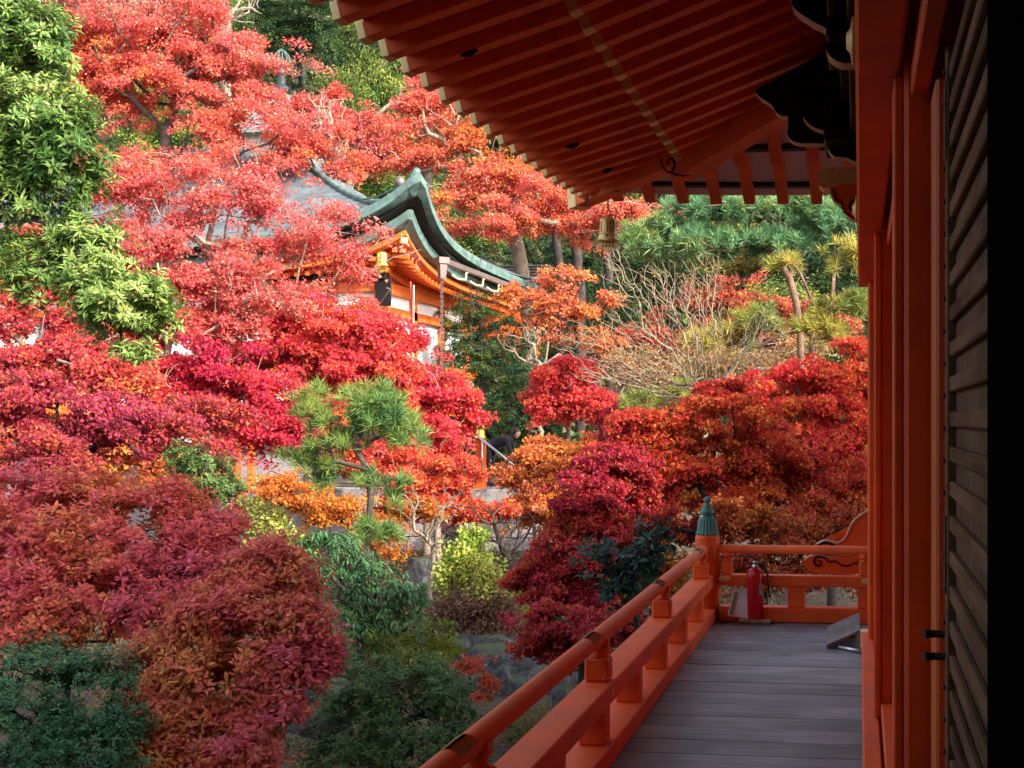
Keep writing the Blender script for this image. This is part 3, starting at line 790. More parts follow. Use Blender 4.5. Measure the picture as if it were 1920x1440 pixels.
# roof: stepped copper courses
def h2roof():
    bm = bmesh.new()
    x0, x1, y0, y1 = H2X - H2W, H2X, H2Y, H2Y + H2D
    rise = lambda i: .40 * i + .030 * i * i
    n = 22; insets = [.02 + 6.3 * k / n for k in range(n + 1)]
    m = 26; tt = [.5 - .5 * math.cos(math.pi * k / m) for k in range(m)]
    tt = [t ** 1.0 for t in tt]
    def ring(i, z):
        a, b, c, d = x0 + i, x1 - i, y0 + i, y1 - i
        out = []
        for p, q_ in (((a, c), (b, c)), ((b, c), (b, d)), ((b, d), (a, d)), ((a, d), (a, c))):
            L = math.hypot(q_[0] - p[0], q_[1] - p[1])
            for t in tt:
                s = min(t, 1 - t) * L + i
                zz = z + h2l(s) * math.exp(-i / 2.6) * (.15 if (p[1] + (q_[1] - p[1]) * t) > H2Y + 7 else 1)
                out.append(bm.verts.new((p[0] + (q_[0] - p[0]) * t, p[1] + (q_[1] - p[1]) * t, zz)))
        return out
    rings = []
    for k, i in enumerate(insets):
        rings.append(ring(i, LZ + .30 + rise(i)))
        if k < n: rings.append(ring(i + .02, LZ + .34 + rise(i)))
    N = 4 * m
    for r0, r1 in zip(rings[:-1], rings[1:]):
        for k in range(N): bm.faces.new((r0[k], r0[(k + 1) % N], r1[(k + 1) % N], r1[k]))
    bm.faces.new(rings[-1])
    bmesh.ops.recalc_face_normals(bm, faces=bm.faces)
    return link('roof', mesh_of(bm, 'roof'), COPPERS, hall2)
rf2 = h2roof()
# hip ridge + little finial ball with chain
hp = []
for t in np.linspace(.0, 5.5, 16):
    i = t; hp.append(Vector((H2X - i, H2Y + i, LZ + .36 + .40 * i + .03 * i * i + h2l(i) * math.exp(-i / 2.6))))
tube('hip_ridge', hp, .09, COPPERG, rf2, 8)
fb = hp[2] + Vector((0, 0, .02))
lathe('ridge_ball', [(.09, 0), (.10, .10), (.05, .12), (.05, .18), (.12, .24), (.14, .33), (.11, .42), (.04, .47), (.01, .50)], fb, GUTTER, rf2, 14)
ch = [fb + Vector((-t * 1.6, t * 1.2, .25 - .5 * t + .35 * t * t)) for t in np.linspace(0, 1, 14)]
tube('ridge_chain', ch, .025, COPPERG, rf2, 5)
# rafters of the far hall
def h2rafter(side, s):
    a = Vector(h2pt(side, .66, s, LZ - .74, 2.6)); b = Vector(h2pt(side, 1.56, s, LZ - .74 + .27, 2.6))
    if s < 1.5:
        b = a.lerp(b, max(.1, (s - .70) / .9)) if s > .75 else None
    if b is not None: bar('flying_rafter', a, b, .10, .11, VERM2, hall2)
    if s > 1.8:
        a = Vector(h2pt(side, 1.42, s, LZ - .84 + .22, 2.6)); b = Vector(h2pt(side, min(2.4, s - .05), s, LZ - .84 + .55, 2.6))
        bar('base_rafter', a, b, .10, .11, VERM, hall2)
s = .85
while s < 12:
    h2rafter('r', s)
    if s < 9.5: h2rafter('f', s)
    s += .30
hpts = [Vector((H2X - t, H2Y + t, LZ - .80 + .3 * t + h2l(t) * math.exp(-t / 2.6))) for t in (.55, .9, 1.4, 2.0, 2.6)]
bm = bmesh.new()
for a, b in zip(hpts[:-1], hpts[1:]): bar_bm(bm, a, b, .18, .2)
link('hip_rafter', mesh_of(bm), VERM2, hall2)
bar('brass_cap', hpts[0] + Vector((.02, -.02, -.01)), hpts[0] + Vector((-.1, .1, .01)), .2, .24, BRASS, hall2)
# walls
FW = H2Y + 1.55; RW = H2X - 1.55      # wall planes
FLZ = 1.70
box('wall', (RW - 13, FW + .10, FLZ), (RW - .1, FW + .22, 5.9), WHITE, hall2, 0)
box('wall', (RW - .22, FW + .1, FLZ), (RW - .10, FW + 9, 5.9), WHITE, hall2, 0)
for k in range(6): box('column', (RW - 2.3 * k - .17, FW - .17 + .12, FLZ - .2), (RW - 2.3 * k + .17, FW + .17 + .12, 5.7), VERM2, hall2, .03)
for k in range(1, 4): box('column', (RW - .29, FW - .05 + 2.6 * k, FLZ), (RW + .05, FW + .29 + 2.6 * k, 5.7), VERM2, hall2, .03)
for z0, z1, pr in ((5.05, 5.35, .07), (4.45, 4.70, .05), (2.95, 3.22, .07), (1.72, 2.02, .08)):
    box('beam', (RW - 12.5, FW - pr + .02, z0), (RW + .25, FW + .098, z1), VERM2, hall2, .01)
    box('beam', (RW - .098, FW + .1, z0), (RW + pr, FW + 9, z1), VERM2, hall2, .01)
box('bracket_frieze', (RW - 12.5, FW - .25, 5.36), (RW + .22, FW + .096, 5.52), DARK, hall2, .01)
for k in range(5):
    x = RW - 2.3 * k
    for dz, w in ((5.53, .5), (5.72, .8)): box('bracket_block', (x - w / 2, FW - .28, dz), (x + w / 2, FW + .09, dz + .16), VERM2, hall2, .02)
# green barred windows
for k in (1, 2, 4):
    xc = RW - 2.3 * k + 1.15 - 2.3 + 1.15
    wf = box('window', (xc - .75, FW + .04, 3.23), (xc + .75, FW + .098, 4.44), DARK, hall2, 0)
    for j in range(15): box('window_bar', (xc - .72 + j * .1, FW + .0, 3.24), (xc - .67 + j * .1, FW + .038, 4.43), VERDI, wf, 0)
# gilt mountings on columns
for k in range(5):
    lathe('gilt_plate', [(.178, 0), (.18, .02), (.18, .3), (.178, .32)], (RW - 2.3 * k, FW + .12, 4.42), GOLD, hall2, 4)
# plaque
pq = W(712, 545, 35.3); box('plaque', (pq.x - .22, FW - .18, pq.z - .38), (pq.x + .22, FW - .12, pq.z + .38), DARK, hall2, .02)
# veranda and base
box('veranda_slab', (RW - 13, FW - 1.15, FLZ - .28), (RW + 1.1, FW + .05, FLZ - .10), VERM2, hall2, .01)
for k in range(7): box('veranda_post', (RW + .9 - 2.1 * k, FW - 1.05, -.1), (RW + 1.08 - 2.1 * k, FW - .87, FLZ - .29), VERM2, hall2, .01)
box('base_wall', (RW - 13, FW - .5, -.1), (RW + .3, FW + .3, FLZ - .29), STONE, hall2, 0)
for z in (FLZ + .50, FLZ + .22): box('veranda_rail', (RW - 13, FW - 1.1, z), (RW + 1.05, FW - 1.03, z + .07), VERM2, hall2, .01)
for z in (1.0, .7, .4): box('slat_rail', (RW - 9, FW - 1.0, z), (RW - 4.5, FW - .95, z + .16), WHITE, hall2, .01)
for k in range(8): box('rail_post', (RW + .95 - 1.6 * k, FW - 1.12, FLZ - .1), (RW + 1.05 - 1.6 * k, FW - 1.0, FLZ + .62), VERM2, hall2, .01)
# rail end post with round head seen above the round bush
lathe('rail_post', [(.15, -1.6), (.15, .3), (.155, .32), (.13, .40), (.07, .47)], W(440, 850, 33) , VERM2, hall2, 16)

# gutter, hopper, spouts
hop = Vector(h2pt('r', -.12, 1.35, 5.62, 2.6, .22)); gz = hop.z
hopo = empty('rain_gutter', hop, 'grey copper rain gutter and hopper hung below the swept eave corner', 'gutter')
bm = bmesh.new(); tube_bm(bm, [hop + Vector((0, 0, -.45)), hop + Vector((0, 0, -.42)), hop + Vector((0, 0, -.05)), hop + Vector((0, 0, -.045)), hop + Vector((0, 0, .12))], [.10, .11, .15, .21, .22], 4)
bmesh.ops.recalc_face_normals(bm, faces=bm.faces); link('hopper', mesh_of(bm), GUTTER, hopo, hop)
bar('gutter_trough', hop + Vector((0, .15, .05)), hop + Vector((0, 8.5, .05)), .14, .14, GUTTER, hopo)
for y0, dz in ((.9, .0), (2.6, -.05), (4.3, -.1)):
    p = hop + Vector((.02, y0 + 1.1, 0))
    tube('spout', [hop + Vector((0, y0, -.25)), hop + Vector((0, y0 + .5, -.3)), p + Vector((0, 0, -.27)), p + Vector((0, .1, -.2)), p + Vector((0, .12, -.05)), p + Vector((0, .3, -.03))], .032, EDGEC, hopo, 8)
rc = empty('rain_chain', hop + Vector((0, 0, -.45)), 'long chain of metal cups hanging from the gutter hopper', 'chain')
bm = bmesh.new(); tube_bm(bm, [(0, 0, -.10), (0, 0, 0)], [.022, .06], 8); mc = mesh_of(bm, 'cup'); mc.materials.append(STEEL)
z = -.06
while z > -3.1:
    o = bpy.data.objects.new('cup', mc); COL.objects.link(o); o.parent = rc; o.location = (0, 0, z); z -= .125
# ropes
rp = W(772, 528, 35.0)
ro = empty('bell_rope', rp, 'red and white rope hanging in front of the far hall', 'rope')
tube('red_strand', [rp + Vector((-.03 + .01 * k, 0, -.32 * k)) for k in range(10)], .024, ROPE1, ro, 6)
tube('white_strand', [rp + Vector((.07 - .004 * k, -.05, -.32 * k - .1)) for k in range(10)], .02, ROPE2, ro, 6)
make_bell('wind_bell', W(716, 452, 34.3), .40, 'small gilt wind bell under the far hall eave corner', 'eave bells', True, GOLD)

# gallery roof behind to the right
g0 = W(930, 560, 50)
gal = empty('gallery', (g0.x, g0.y, 1), 'low gallery with weathered grey plank roof right of the copper roof', 'building')
bm = bmesh.new()
zr = 8.0
for k in range(9):
    y = g0.y - .5 + k * .42; z = 6.4 + k * .16
    box_bm(bm, (g0.x - 3.5, y, z), (g0.x + 1.35, y + .47, z + .06), .005, Matrix.Translation((0, 0, 0)))
rp_ = link('roof', mesh_of(bm), TILE, gal)
box('wall', (g0.x - 3.2, g0.y + .4, -1), (g0.x + 1.0, g0.y + 3, 6.3), VERM, gal, 0)

# tower finial on the hill behind
tw = W(528, 168, 66)
tower = empty('hill_pavilion', (tw.x, tw.y, tw.z - 5), 'small pavilion on the hill with tall dark bronze roof finial', 'pavilion')
bm = bmesh.new()
prev = None
for r, z in ((3.4, -2.6), (2.6, -2.2), (1.6, -1.4), (.8, -.55), (.45, -.2)):
    ring = [bm.verts.new((tw.x + r * math.cos(math.pi / 4 + k * math.pi / 2), tw.y + r * math.sin(math.pi / 4 + k * math.pi / 2), tw.z + z)) for k in range(4)]
    if prev:
        for k in range(4): bm.faces.new((prev[k], prev[(k + 1) % 4], ring[(k + 1) % 4], ring[k]))
    prev = ring
bm.faces.new(prev)
link('roof', mesh_of(bm), COPPER, tower)
box('wall', (tw.x - 1.6, tw.y - 1.6, tw.z - 7.5), (tw.x + 1.6, tw.y + 1.6, tw.z - 2.4), WHITE, tower, 0)
BRZ = paint('dark_bronze', (.075, .085, .085), .5, .3, 5, metal=.4)
f_ = lathe('finial', [(.42, -.2), (.45, 0), (.42, .12), (.24, .2), (.22, .3), (.20, .75), (.24, .8), (.24, .86), (.17, .9), (.16, 1.15), (.28, 1.2), (.30, 1.3), (.22, 1.45), (.1, 1.6), (.02, 1.7)], tw, BRZ, tower, 16)
for k in range(12):
    a = 2 * math.pi * k / 12
    tube('crown_rib', [tw + Vector((math.cos(a) * r, math.sin(a) * r, z)) for r, z in ((.12, 1.1), (.33, 1.2), (.42, 1.4), (.36, 1.65), (.2, 1.85), (.03, 2.0))], .028, COPPERG, f_, 5)

# ------------------------------------------------------------------ terrace, retaining wall, steps
terr = box('terrace', (-34, 30.2, -2.5), (-8.2, 48, -.06), SOIL, None, 0); tag(terr, kind='structure')
rw = empty('retaining_wall', (-14, 29.9, -2), 'grey cut stone retaining wall below the far hall', 'wall')
zc = -2.3
for row, hgt in enumerate((.62, .58, .6, .52)):
    x = -31 + random.random()
    while x < -7.4:
        w = random.uniform(1.1, 1.9)
        pr = random.uniform(0, .025)
        bm = bmesh.new(); box_bm(bm, (x + .008, 29.75 - pr, zc + .006), (x + w - .008, 30.2, zc + hgt - .006), .018)
        link('stone_block', mesh_of(bm), STONE, rw, (x + w / 2, 29.9, zc + hgt / 2))
        x += w
    zc += hgt
sx0 = W(880, 850, 31).x; sy0 = W(880, 850, 31).y
st = empty('stone_steps', (sx0 + .8, sy0 + .8, -1.9), 'stone steps going down from the terrace by the sloping handrail', 'steps')
for k in range(9):
    box('step', (sx0 + .25 * k, sy0 + .15, -2.4), (sx0 + .25 * k + .27, sy0 + 1.9, -.02 - .2 * k), STONE, st, .01)
hr0, hr1 = W(893, 815, 30.6), W(1004, 906, 30.6)
hrl = empty('handrail', hr1, 'shiny steel handrail sloping down beside a gilt-capped vermilion post', 'handrail')
tube('rail_pipe', [hr0, hr1], .028, STEEL, hrl, 10)
for t in (.1, .55, .97):
    p = hr0.lerp(hr1, t); tube('rail_leg', [p, p - Vector((0, 0, .9))], .02, STEEL, hrl, 8)
fp = W(901, 822, 30.8)
box('newel_post', (fp.x - .11, fp.y - .11, fp.z - 1.4), (fp.x + .11, fp.y + .11, fp.z), VERM, hrl, .02)
lathe('gilt_finial', [(.13, 0), (.14, .02), (.11, .06), (.10, .17), (.07, .20), (.09, .22), (.105, .26), (.09, .31), (.03, .35)], fp, GOLD, hrl, 16)

# small drain hut against the wall
dh_ = W(855, 1040, 28.6)
hut = empty('stone_hut', (dh_.x, dh_.y, dh_.z), 'small grey box hut with slanted lid against the stone wall', 'hut')
box('body', (dh_.x - .45, dh_.y, dh_.z - .4), (dh_.x + .1, dh_.y + .6, dh_.z + .45), STONE, hut, .02)
box('door', (dh_.x - .38, dh_.y - .02, dh_.z - .3), (dh_.x - .05, dh_.y - .002, dh_.z + .38), RAMPW, hut, .005)
bar('lid', (dh_.x - .55, dh_.y + .25, dh_.z + .55), (dh_.x + .28, dh_.y + .25, dh_.z + .46), .85, .05, TILE, hut)
lp = W(1020, 1005, 27.5)
fence = empty('low_fence', (lp.x, lp.y, lp.z - .3), 'short pale wooden fence beside the crimson maple', 'fence')
for k in range(5): box('board', (lp.x - .25 + k * .11, lp.y, lp.z - .35), (lp.x - .16 + k * .11, lp.y + .03, lp.z + .2 - .01 * k), PALE, fence, .004)

# ------------------------------------------------------------------ visitor on the steps, bending forward
def person():
    hd = W(968, 812, 31.6); hipc = W(916, 838, 31.7)
    f = Vector((hipc.x, hipc.y, -.12))
    e = empty('person', f, 'person with dark hair in navy clothes bending forward behind the handrail', 'person')
    sh = hipc.lerp(hd, .74) + Vector((0, 0, -.10)); ch_ = hipc.lerp(sh, .55) + Vector((0, 0, .05))
    up = Vector((0, 1, 0))
    V = []; Eg = []; R = []
    def add(p, r, par=None):
        V.append(Vector(p) - f); R.append(r)
        if par is not None: Eg.append((par, len(V) - 1))
        return len(V) - 1
    pel = add(hipc, .15); wa = add(hipc.lerp(ch_, .5) + Vector((0, 0, .02)), .135, pel); cs = add(ch_, .16, wa); shc = add(sh, .14, cs)
    nk = add(sh.lerp(hd, .5) + Vector((0, 0, .02)), .055, shc)
    for sgn in (-1, 1):
        a = add(sh + up * .17 * sgn, .075, shc); b = add(sh + up * .2 * sgn + Vector((.10, 0, -.28)), .052, a); c = add(sh + up * .16 * sgn + Vector((.25, 0, -.46)), .04, b)
        h = add(hipc + up * .10 * sgn + Vector((0, 0, -.06)), .105, pel)
        kn = add(hipc + up * .11 * sgn + Vector((.06, 0, -.46)), .075, h); an = add(hipc + up * .11 * sgn + Vector((-.02, 0, -.86)), .05, kn); add(hipc + up * .12 * sgn + Vector((.14, 0, -.92)), .04, an)
    me = bpy.data.meshes.new('body'); me.from_pydata(V, Eg, []); o = bpy.data.objects.new('body', me); COL.objects.link(o); o.parent = e
    me.materials.append(CLOTH)
    sk = o.modifiers.new('skin', 'SKIN'); o.modifiers.new('sub', 'SUBSURF').levels = 1; o.modifiers['sub'].render_levels = 2
    for i, sv in enumerate(me.skin_vertices[0].data): sv.radius = (R[i], R[i]); sv.use_root = (i == 0)
    bm = bmesh.new(); bmesh.ops.create_icosphere(bm, subdivisions=3, radius=1)
    for v in bm.verts:
        c = v.co; j = 1 - .18 * max(0, -c.z)
        v.co = Vector((hd.x + c.x * .105 * j, hd.y + c.y * .085 * j, hd.z + c.z * .125))
        if c.x > .75 and abs(c.y) < .3 and -.3 < c.z < .1: v.co.x += .02
    h = link('head', mesh_of(bm), SKIN, e, hd, True)
    bm = bmesh.new(); bmesh.ops.create_icosphere(bm, subdivisions=3, radius=1)
    for v in bm.verts:
        c = v.co.copy(); r = 1.08 + .05 * mnoise.noise(c * 4)
        zz = c.z * .135 * r
        if c.x > .2: zz = max(zz, .03)
        else: zz = max(zz, -.055)
        v.co = Vector((hd.x + (c.x * .108 - .012) * r, hd.y + c.y * .092 * r, hd.z + zz + .01))
    link('hair', mesh_of(bm), HAIR, h, hd, True)
person()

# ------------------------------------------------------------------ rocks and moss
def rock(u, v, d, rx, ry, rz, label, seed, mat=ROCK, sink=.3):
    p = W(u, v, d); bm = bmesh.new(); bmesh.ops.create_icosphere(bm, subdivisions=4, radius=1)
    for vv in bm.verts:
        c = vv.co.copy()
        n1 = mnoise.noise(c * 1.3 + Vector((seed, 0, 0))); n2 = mnoise.noise(c * 3.5 + Vector((0, seed, 0))); n3 = mnoise.noise(c * 9 + Vector((0, 0, seed)))
        r = 1 + .34 * n1 + .15 * n2 + .05 * n3
        q = c * r
        q = Vector((max(-.85, min(.85, q.x)), max(-.85, min(.85, q.y)), min(q.z, .82)))
        vv.co = Vector((p.x + q.x * rx, p.y + q.y * ry, p.z + q.z * rz))
    o = link('garden_rock', mesh_of(bm), mat, None, p)
    return tag(o, label, 'rock', 'rocks along the garden bank')
rock(960, 1275, 17.6, .95, .7, .55, 'large pale lichened rock at the foot of the bank beside the railing', 1.2)
rock(835, 1232, 18.6, .55, .5, .30, 'dark flat-topped rock left of the large lichened rock', 5.1)
rock(905, 1232, 18.9, .55, .5, .42, 'mossy upright rock behind the large lichened rock', 8.3)
rock(1010, 1160, 22.5, .16, .14, .17, 'small rounded stone beside the bright moss mound', 3.3)
rock(1120, 1330, 15.0, .6, .4, .3, 'dark rock below the railing among dry grass', 6.6)
rock(790, 1085, 24, .35, .3, .45, 'grey upright stone at the foot of the bare trees', 9.1)
rock(600, 1320, 14.2, .5, .4, .3, 'low dark rock between the red shrub and the green bush', 12.7)


# ================================================================== VEGETATION ENGINE
def leaf_mesh(name, P, D, N, L, Wd, C, fold=0.0, tri=False):
    n = len(P)
    D = D / np.linalg.norm(D, axis=1, keepdims=True)
    S = np.cross(D, N); S /= (np.linalg.norm(S, axis=1, keepdims=True) + 1e-9)
    Nn = np.cross(S, D)
    L = L[:, None]; Wd = Wd[:, None]
    if tri:
        V = np.empty((n, 3, 3), np.float32)
        V[:, 0] = P; V[:, 1] = P + D * L * .75 + S * Wd * .62; V[:, 2] = P + D * L * .9 - S * Wd * .5 - Nn * L * .1
        return V.reshape(-1, 3), np.repeat(C, 3, axis=0)
    V = np.empty((n, 4, 3), np.float32)
    V[:, 0] = P
    V[:, 1] = P + D * L * .45 + S * Wd * .5 + Nn * Wd * fold
    V[:, 2] = P + D * L - Nn * L * .12
    V[:, 3] = P + D * L * .45 - S * Wd * .5 + Nn * Wd * fold
    return V.reshape(-1, 3), np.repeat(C, 4, axis=0)
def quads_to_obj(name, V, C, mat, parent, origin, k=4):
    n = len(V) // k
    me = bpy.data.meshes.new(name)
    me.vertices.add(k * n); me.loops.add(k * n); me.polygons.add(n)
    base = np.array(origin, np.float32)
    me.vertices.foreach_set('co', (V - base).astype(np.float32).ravel())
    me.loops.foreach_set('vertex_index', np.arange(k * n, dtype=np.int32))
    me.polygons.foreach_set('loop_start', np.arange(0, k * n, k, dtype=np.int32))
    me.update(calc_edges=True)
    ca = me.color_attributes.new('col', 'FLOAT_COLOR', 'POINT')
    ca.data.foreach_set('color', np.concatenate([C, np.ones((len(C), 1))], axis=1).astype(np.float32).ravel())
    me.materials.append(mat)
    o = bpy.data.objects.new(name, me); COL.objects.link(o)
    if parent is not None: o.parent = parent; o.location = Vector(origin) - wloc(parent)
    else: o.location = origin
    return o
def rnd_unit(n):
    v = rng.normal(size=(n, 3)); return v / np.linalg.norm(v, axis=1, keepdims=True)

def skeleton(trunk, targets, rtip, rbase, jit=.08, droop=.0, step=.35, pw=.22):
    """trunk: list of points; every target gets a branch from the nearest fitting node"""
    cap = 14000
    pos = np.zeros((cap, 3)); par = -np.ones(cap, int); plen = np.zeros(cap); n = 0
    prev = None
    for p in trunk:
        p = np.array(p)
        if prev is None:
            pos[0] = p; n = 1
        else:
            a = pos[prev].copy(); k = max(1, int(np.linalg.norm(p - a) / (step * 1.2)))
            for j in range(1, k + 1):
                q = a + (p - a) * j / k + (rng.normal(size=3) * .04 if j < k else 0)
                pos[n] = q; par[n] = n - 1; plen[n] = plen[n - 1] + np.linalg.norm(q - pos[n - 1]); n += 1
        prev = n - 1
    T = np.array(targets); top = pos[n - 1]
    n0 = max(1, n // 3)
    order = np.argsort(np.linalg.norm(T - top, axis=1))
    wt = np.zeros(cap)
    for t in T[order]:
        if n > cap - 40: break
        dv = t - pos[:n]; dist = np.linalg.norm(dv, axis=1)
        cost = dist + pw * plen[:n] + np.where(pos[:n, 2] > t[2] + .15, .6 * (pos[:n, 2] - t[2]), 0)
        cost[:n0] += 2.0
        m = int(np.argmin(cost)); L = dist[m]
        k = max(1, min(14, int(L / step)))
        a = pos[m].copy(); last = m
        pd = a - pos[par[m]] if par[m] >= 0 else np.array([0, 0, 1.])
        pd = pd / (np.linalg.norm(pd) + 1e-6)
        for j in range(1, k + 1):
            f = j / k
            q = a + (t - a) * f + pd * L * .18 * math.sin(math.pi * f) + np.array([0, 0, 1]) * L * (.08 - droop) * math.sin(math.pi * f)
            if j < k: q = q + rng.normal(size=3) * jit * min(1, L) * .5
            pos[n] = q; par[n] = last; plen[n] = plen[last] + np.linalg.norm(q - pos[last]); last = n; n += 1
        wt[last] += 1
    pos = pos[:n]; par = par[:n]; wt = wt[:n]
    for i in range(n - 1, 0, -1): wt[par[i]] += wt[i]
    wt = np.maximum(wt, 1)
    ex = math.log(max(1.5, rbase / rtip)) / math.log(max(2, wt[0]))
    rad = rtip * wt ** ex
    return pos, par, wt, rad
def skel_mesh(name, sk, mat, parent, origin, rmin=0.0):
    pos, par, wt, rad = sk; n = len(pos)
    main = -np.ones(n, int); kids = [[] for _ in range(n)]
    for i in range(1, n): kids[par[i]].append(i)
    chains = []
    for i in range(n):
        if kids[i]:
            ks = sorted(kids[i], key=lambda k: -wt[k]); main[i] = ks[0]
            for k in ks[1:]: chains.append((i, k))
    chains = [(None, 0)] + chains
    V, Fs = [], []; nv = 0
    for st_, first in chains:
        idx = [first]
        while main[idx[-1]] >= 0: idx.append(main[idx[-1]])
        P = pos[idx]; R = rad[idx].copy()
        if st_ is not None:
            P = np.vstack([pos[st_], P]); R = np.concatenate([[min(rad[st_], R[0] * 1.25)], R])
        if len(P) < 2: continue
        R[-1] *= .6
        R = np.maximum(R, rmin)
        seg = 8 if R[0] > .06 else (5 if R[0] > .02 else 3)
        Tn = np.gradient(P, axis=0); Tn /= (np.linalg.norm(Tn, axis=1, keepdims=True) + 1e-9)
        ref = np.where(np.abs(Tn[:, 2:3]) < .8, np.array([[0, 0, 1.]]), np.array([[1., 0, 0]]))
        if (np.abs(Tn[:, 2]) < .8).any() and not (np.abs(Tn[:, 2]) < .8).all(): ref = np.array([[.37, .83, .41]]) * np.ones((len(P), 1))
        S = np.cross(Tn, ref); S /= (np.linalg.norm(S, axis=1, keepdims=True) + 1e-9); U = np.cross(S, Tn)
        an = 2 * np.pi * np.arange(seg) / seg
        ring = P[:, None, :] + R[:, None, None] * (np.cos(an)[None, :, None] * S[:, None, :] + np.sin(an)[None, :, None] * U[:, None, :])
        V.append(ring.reshape(-1, 3))
        m = len(P); b = nv + (np.arange(m - 1) * seg)[:, None] + np.arange(seg)[None, :]; b2 = nv + (np.arange(m - 1) * seg)[:, None] + ((np.arange(seg) + 1) % seg)[None, :]
        Fs.append(np.stack([b, b2, b2 + seg, b + seg], axis=-1).reshape(-1, 4)); nv += m * seg
    V = np.concatenate(V); Fq = np.concatenate(Fs)
    me = bpy.data.meshes.new(name); me.vertices.add(len(V)); me.loops.add(len(Fq) * 4); me.polygons.add(len(Fq))
    me.vertices.foreach_set('co', (V - np.array(origin)).astype(np.float32).ravel())
    me.loops.foreach_set('vertex_index', Fq.astype(np.int32).ravel()); me.polygons.foreach_set('loop_start', np.arange(0, 4 * len(Fq), 4, dtype=np.int32))
    me.update(calc_edges=True); me.polygons.foreach_set('use_smooth', np.ones(len(Fq), bool))
    me.materials.append(mat)
    o = bpy.data.objects.new(name, me); COL.objects.link(o); o.parent = parent; o.location = Vector(origin) - wloc(parent)
    return o

def lobe_points(lobes, n, shell=.55, zcut=-1.0, flat=False, tiers=None, soft=.16):
    """random cluster points spread through a set of ellipsoids, denser towards their skins"""
    vol = np.array([(l[1] * l[2] * l[3]) ** .62 for l in lobes]); cnt = np.maximum(3, (n * vol / vol.sum()).astype(int))
    P, O = [], []
    for l, c in zip(lobes, cnt):
        if tiers:
            sx, sz, per_t = tiers
            k = max(4, int(c / per_t)); ax = np.array([l[1], l[2], l[3]])
            d = rnd_unit(k * 3); d = d[d[:, 2] > zcut][:k]; r = (.25 + .75 * rng.random(len(d)) ** .6) * (1 + .12 * rng.normal(size=len(d)))
            sc = d * r[:, None]
            w_ = rng.uniform(.5, 1.6, len(d)); idx = rng.choice(len(d), c, p=w_ / w_.sum())
            off = rng.normal(size=(c, 3)) * np.array([sx, sx, sz]) * np.sqrt(w_[idx])[:, None]
            q = sc[idx]; ho = (off[:, :2] * q[:, :2]).sum(1)
            off[:, 2] -= .25 * np.abs(off[:, 0]) + .12 * ho
            P.append(np.array(l[0]) + (q * .9 + off) * ax); O.append(q / (np.linalg.norm(q, axis=1, keepdims=True) + 1e-6)); continue
        d = rnd_unit(c * 2); d = d[d[:, 2] > zcut][:c]
        r = (shell + (1 - shell) * rng.random(len(d))) ** .7
        inner = rng.random(len(d)) < .3; r = np.where(inner, rng.random(len(d)) ** .5 * .8, r)
        r *= 1 + soft * rng.normal(size=len(d))
        P.append(np.array(l[0]) + d * r[:, None] * np.array([l[1], l[2], l[3]])); O.append(d)
    return np.concatenate(P), np.concatenate(O)
def carve(P, O, f, thr, zf=2.2):
    sd = rng.random() * 90
    v = np.array([mnoise.noise(Vector((p[0] * f + sd, p[1] * f, p[2] * f * zf))) + .5 * mnoise.noise(Vector((p[0] * f * 2.3, p[1] * f * 2.3 + sd, p[2] * f * zf * 2.3))) for p in P])
    k = v > thr
    return P[k], O[k]
def pal_pick(P, palette, freq=.5, spread=.35, seed=0.0):
    """colour per cluster: patches by position plus chance"""
    pal = np.array(palette); k = len(pal)
    t = np.array([mnoise.noise(Vector((p[0] * freq + seed, p[1] * freq, p[2] * freq * 1.4))) for p in P]) * .75 + .5 + rng.normal(size=len(P)) * spread * .5
    t = np.clip(t, 0, .999) * (k - 1); i = np.clip(t.astype(int), 0, k - 2); f = (t - i)[:, None]
    return pal[i] * (1 - f) + pal[i + 1] * f
PALB = []
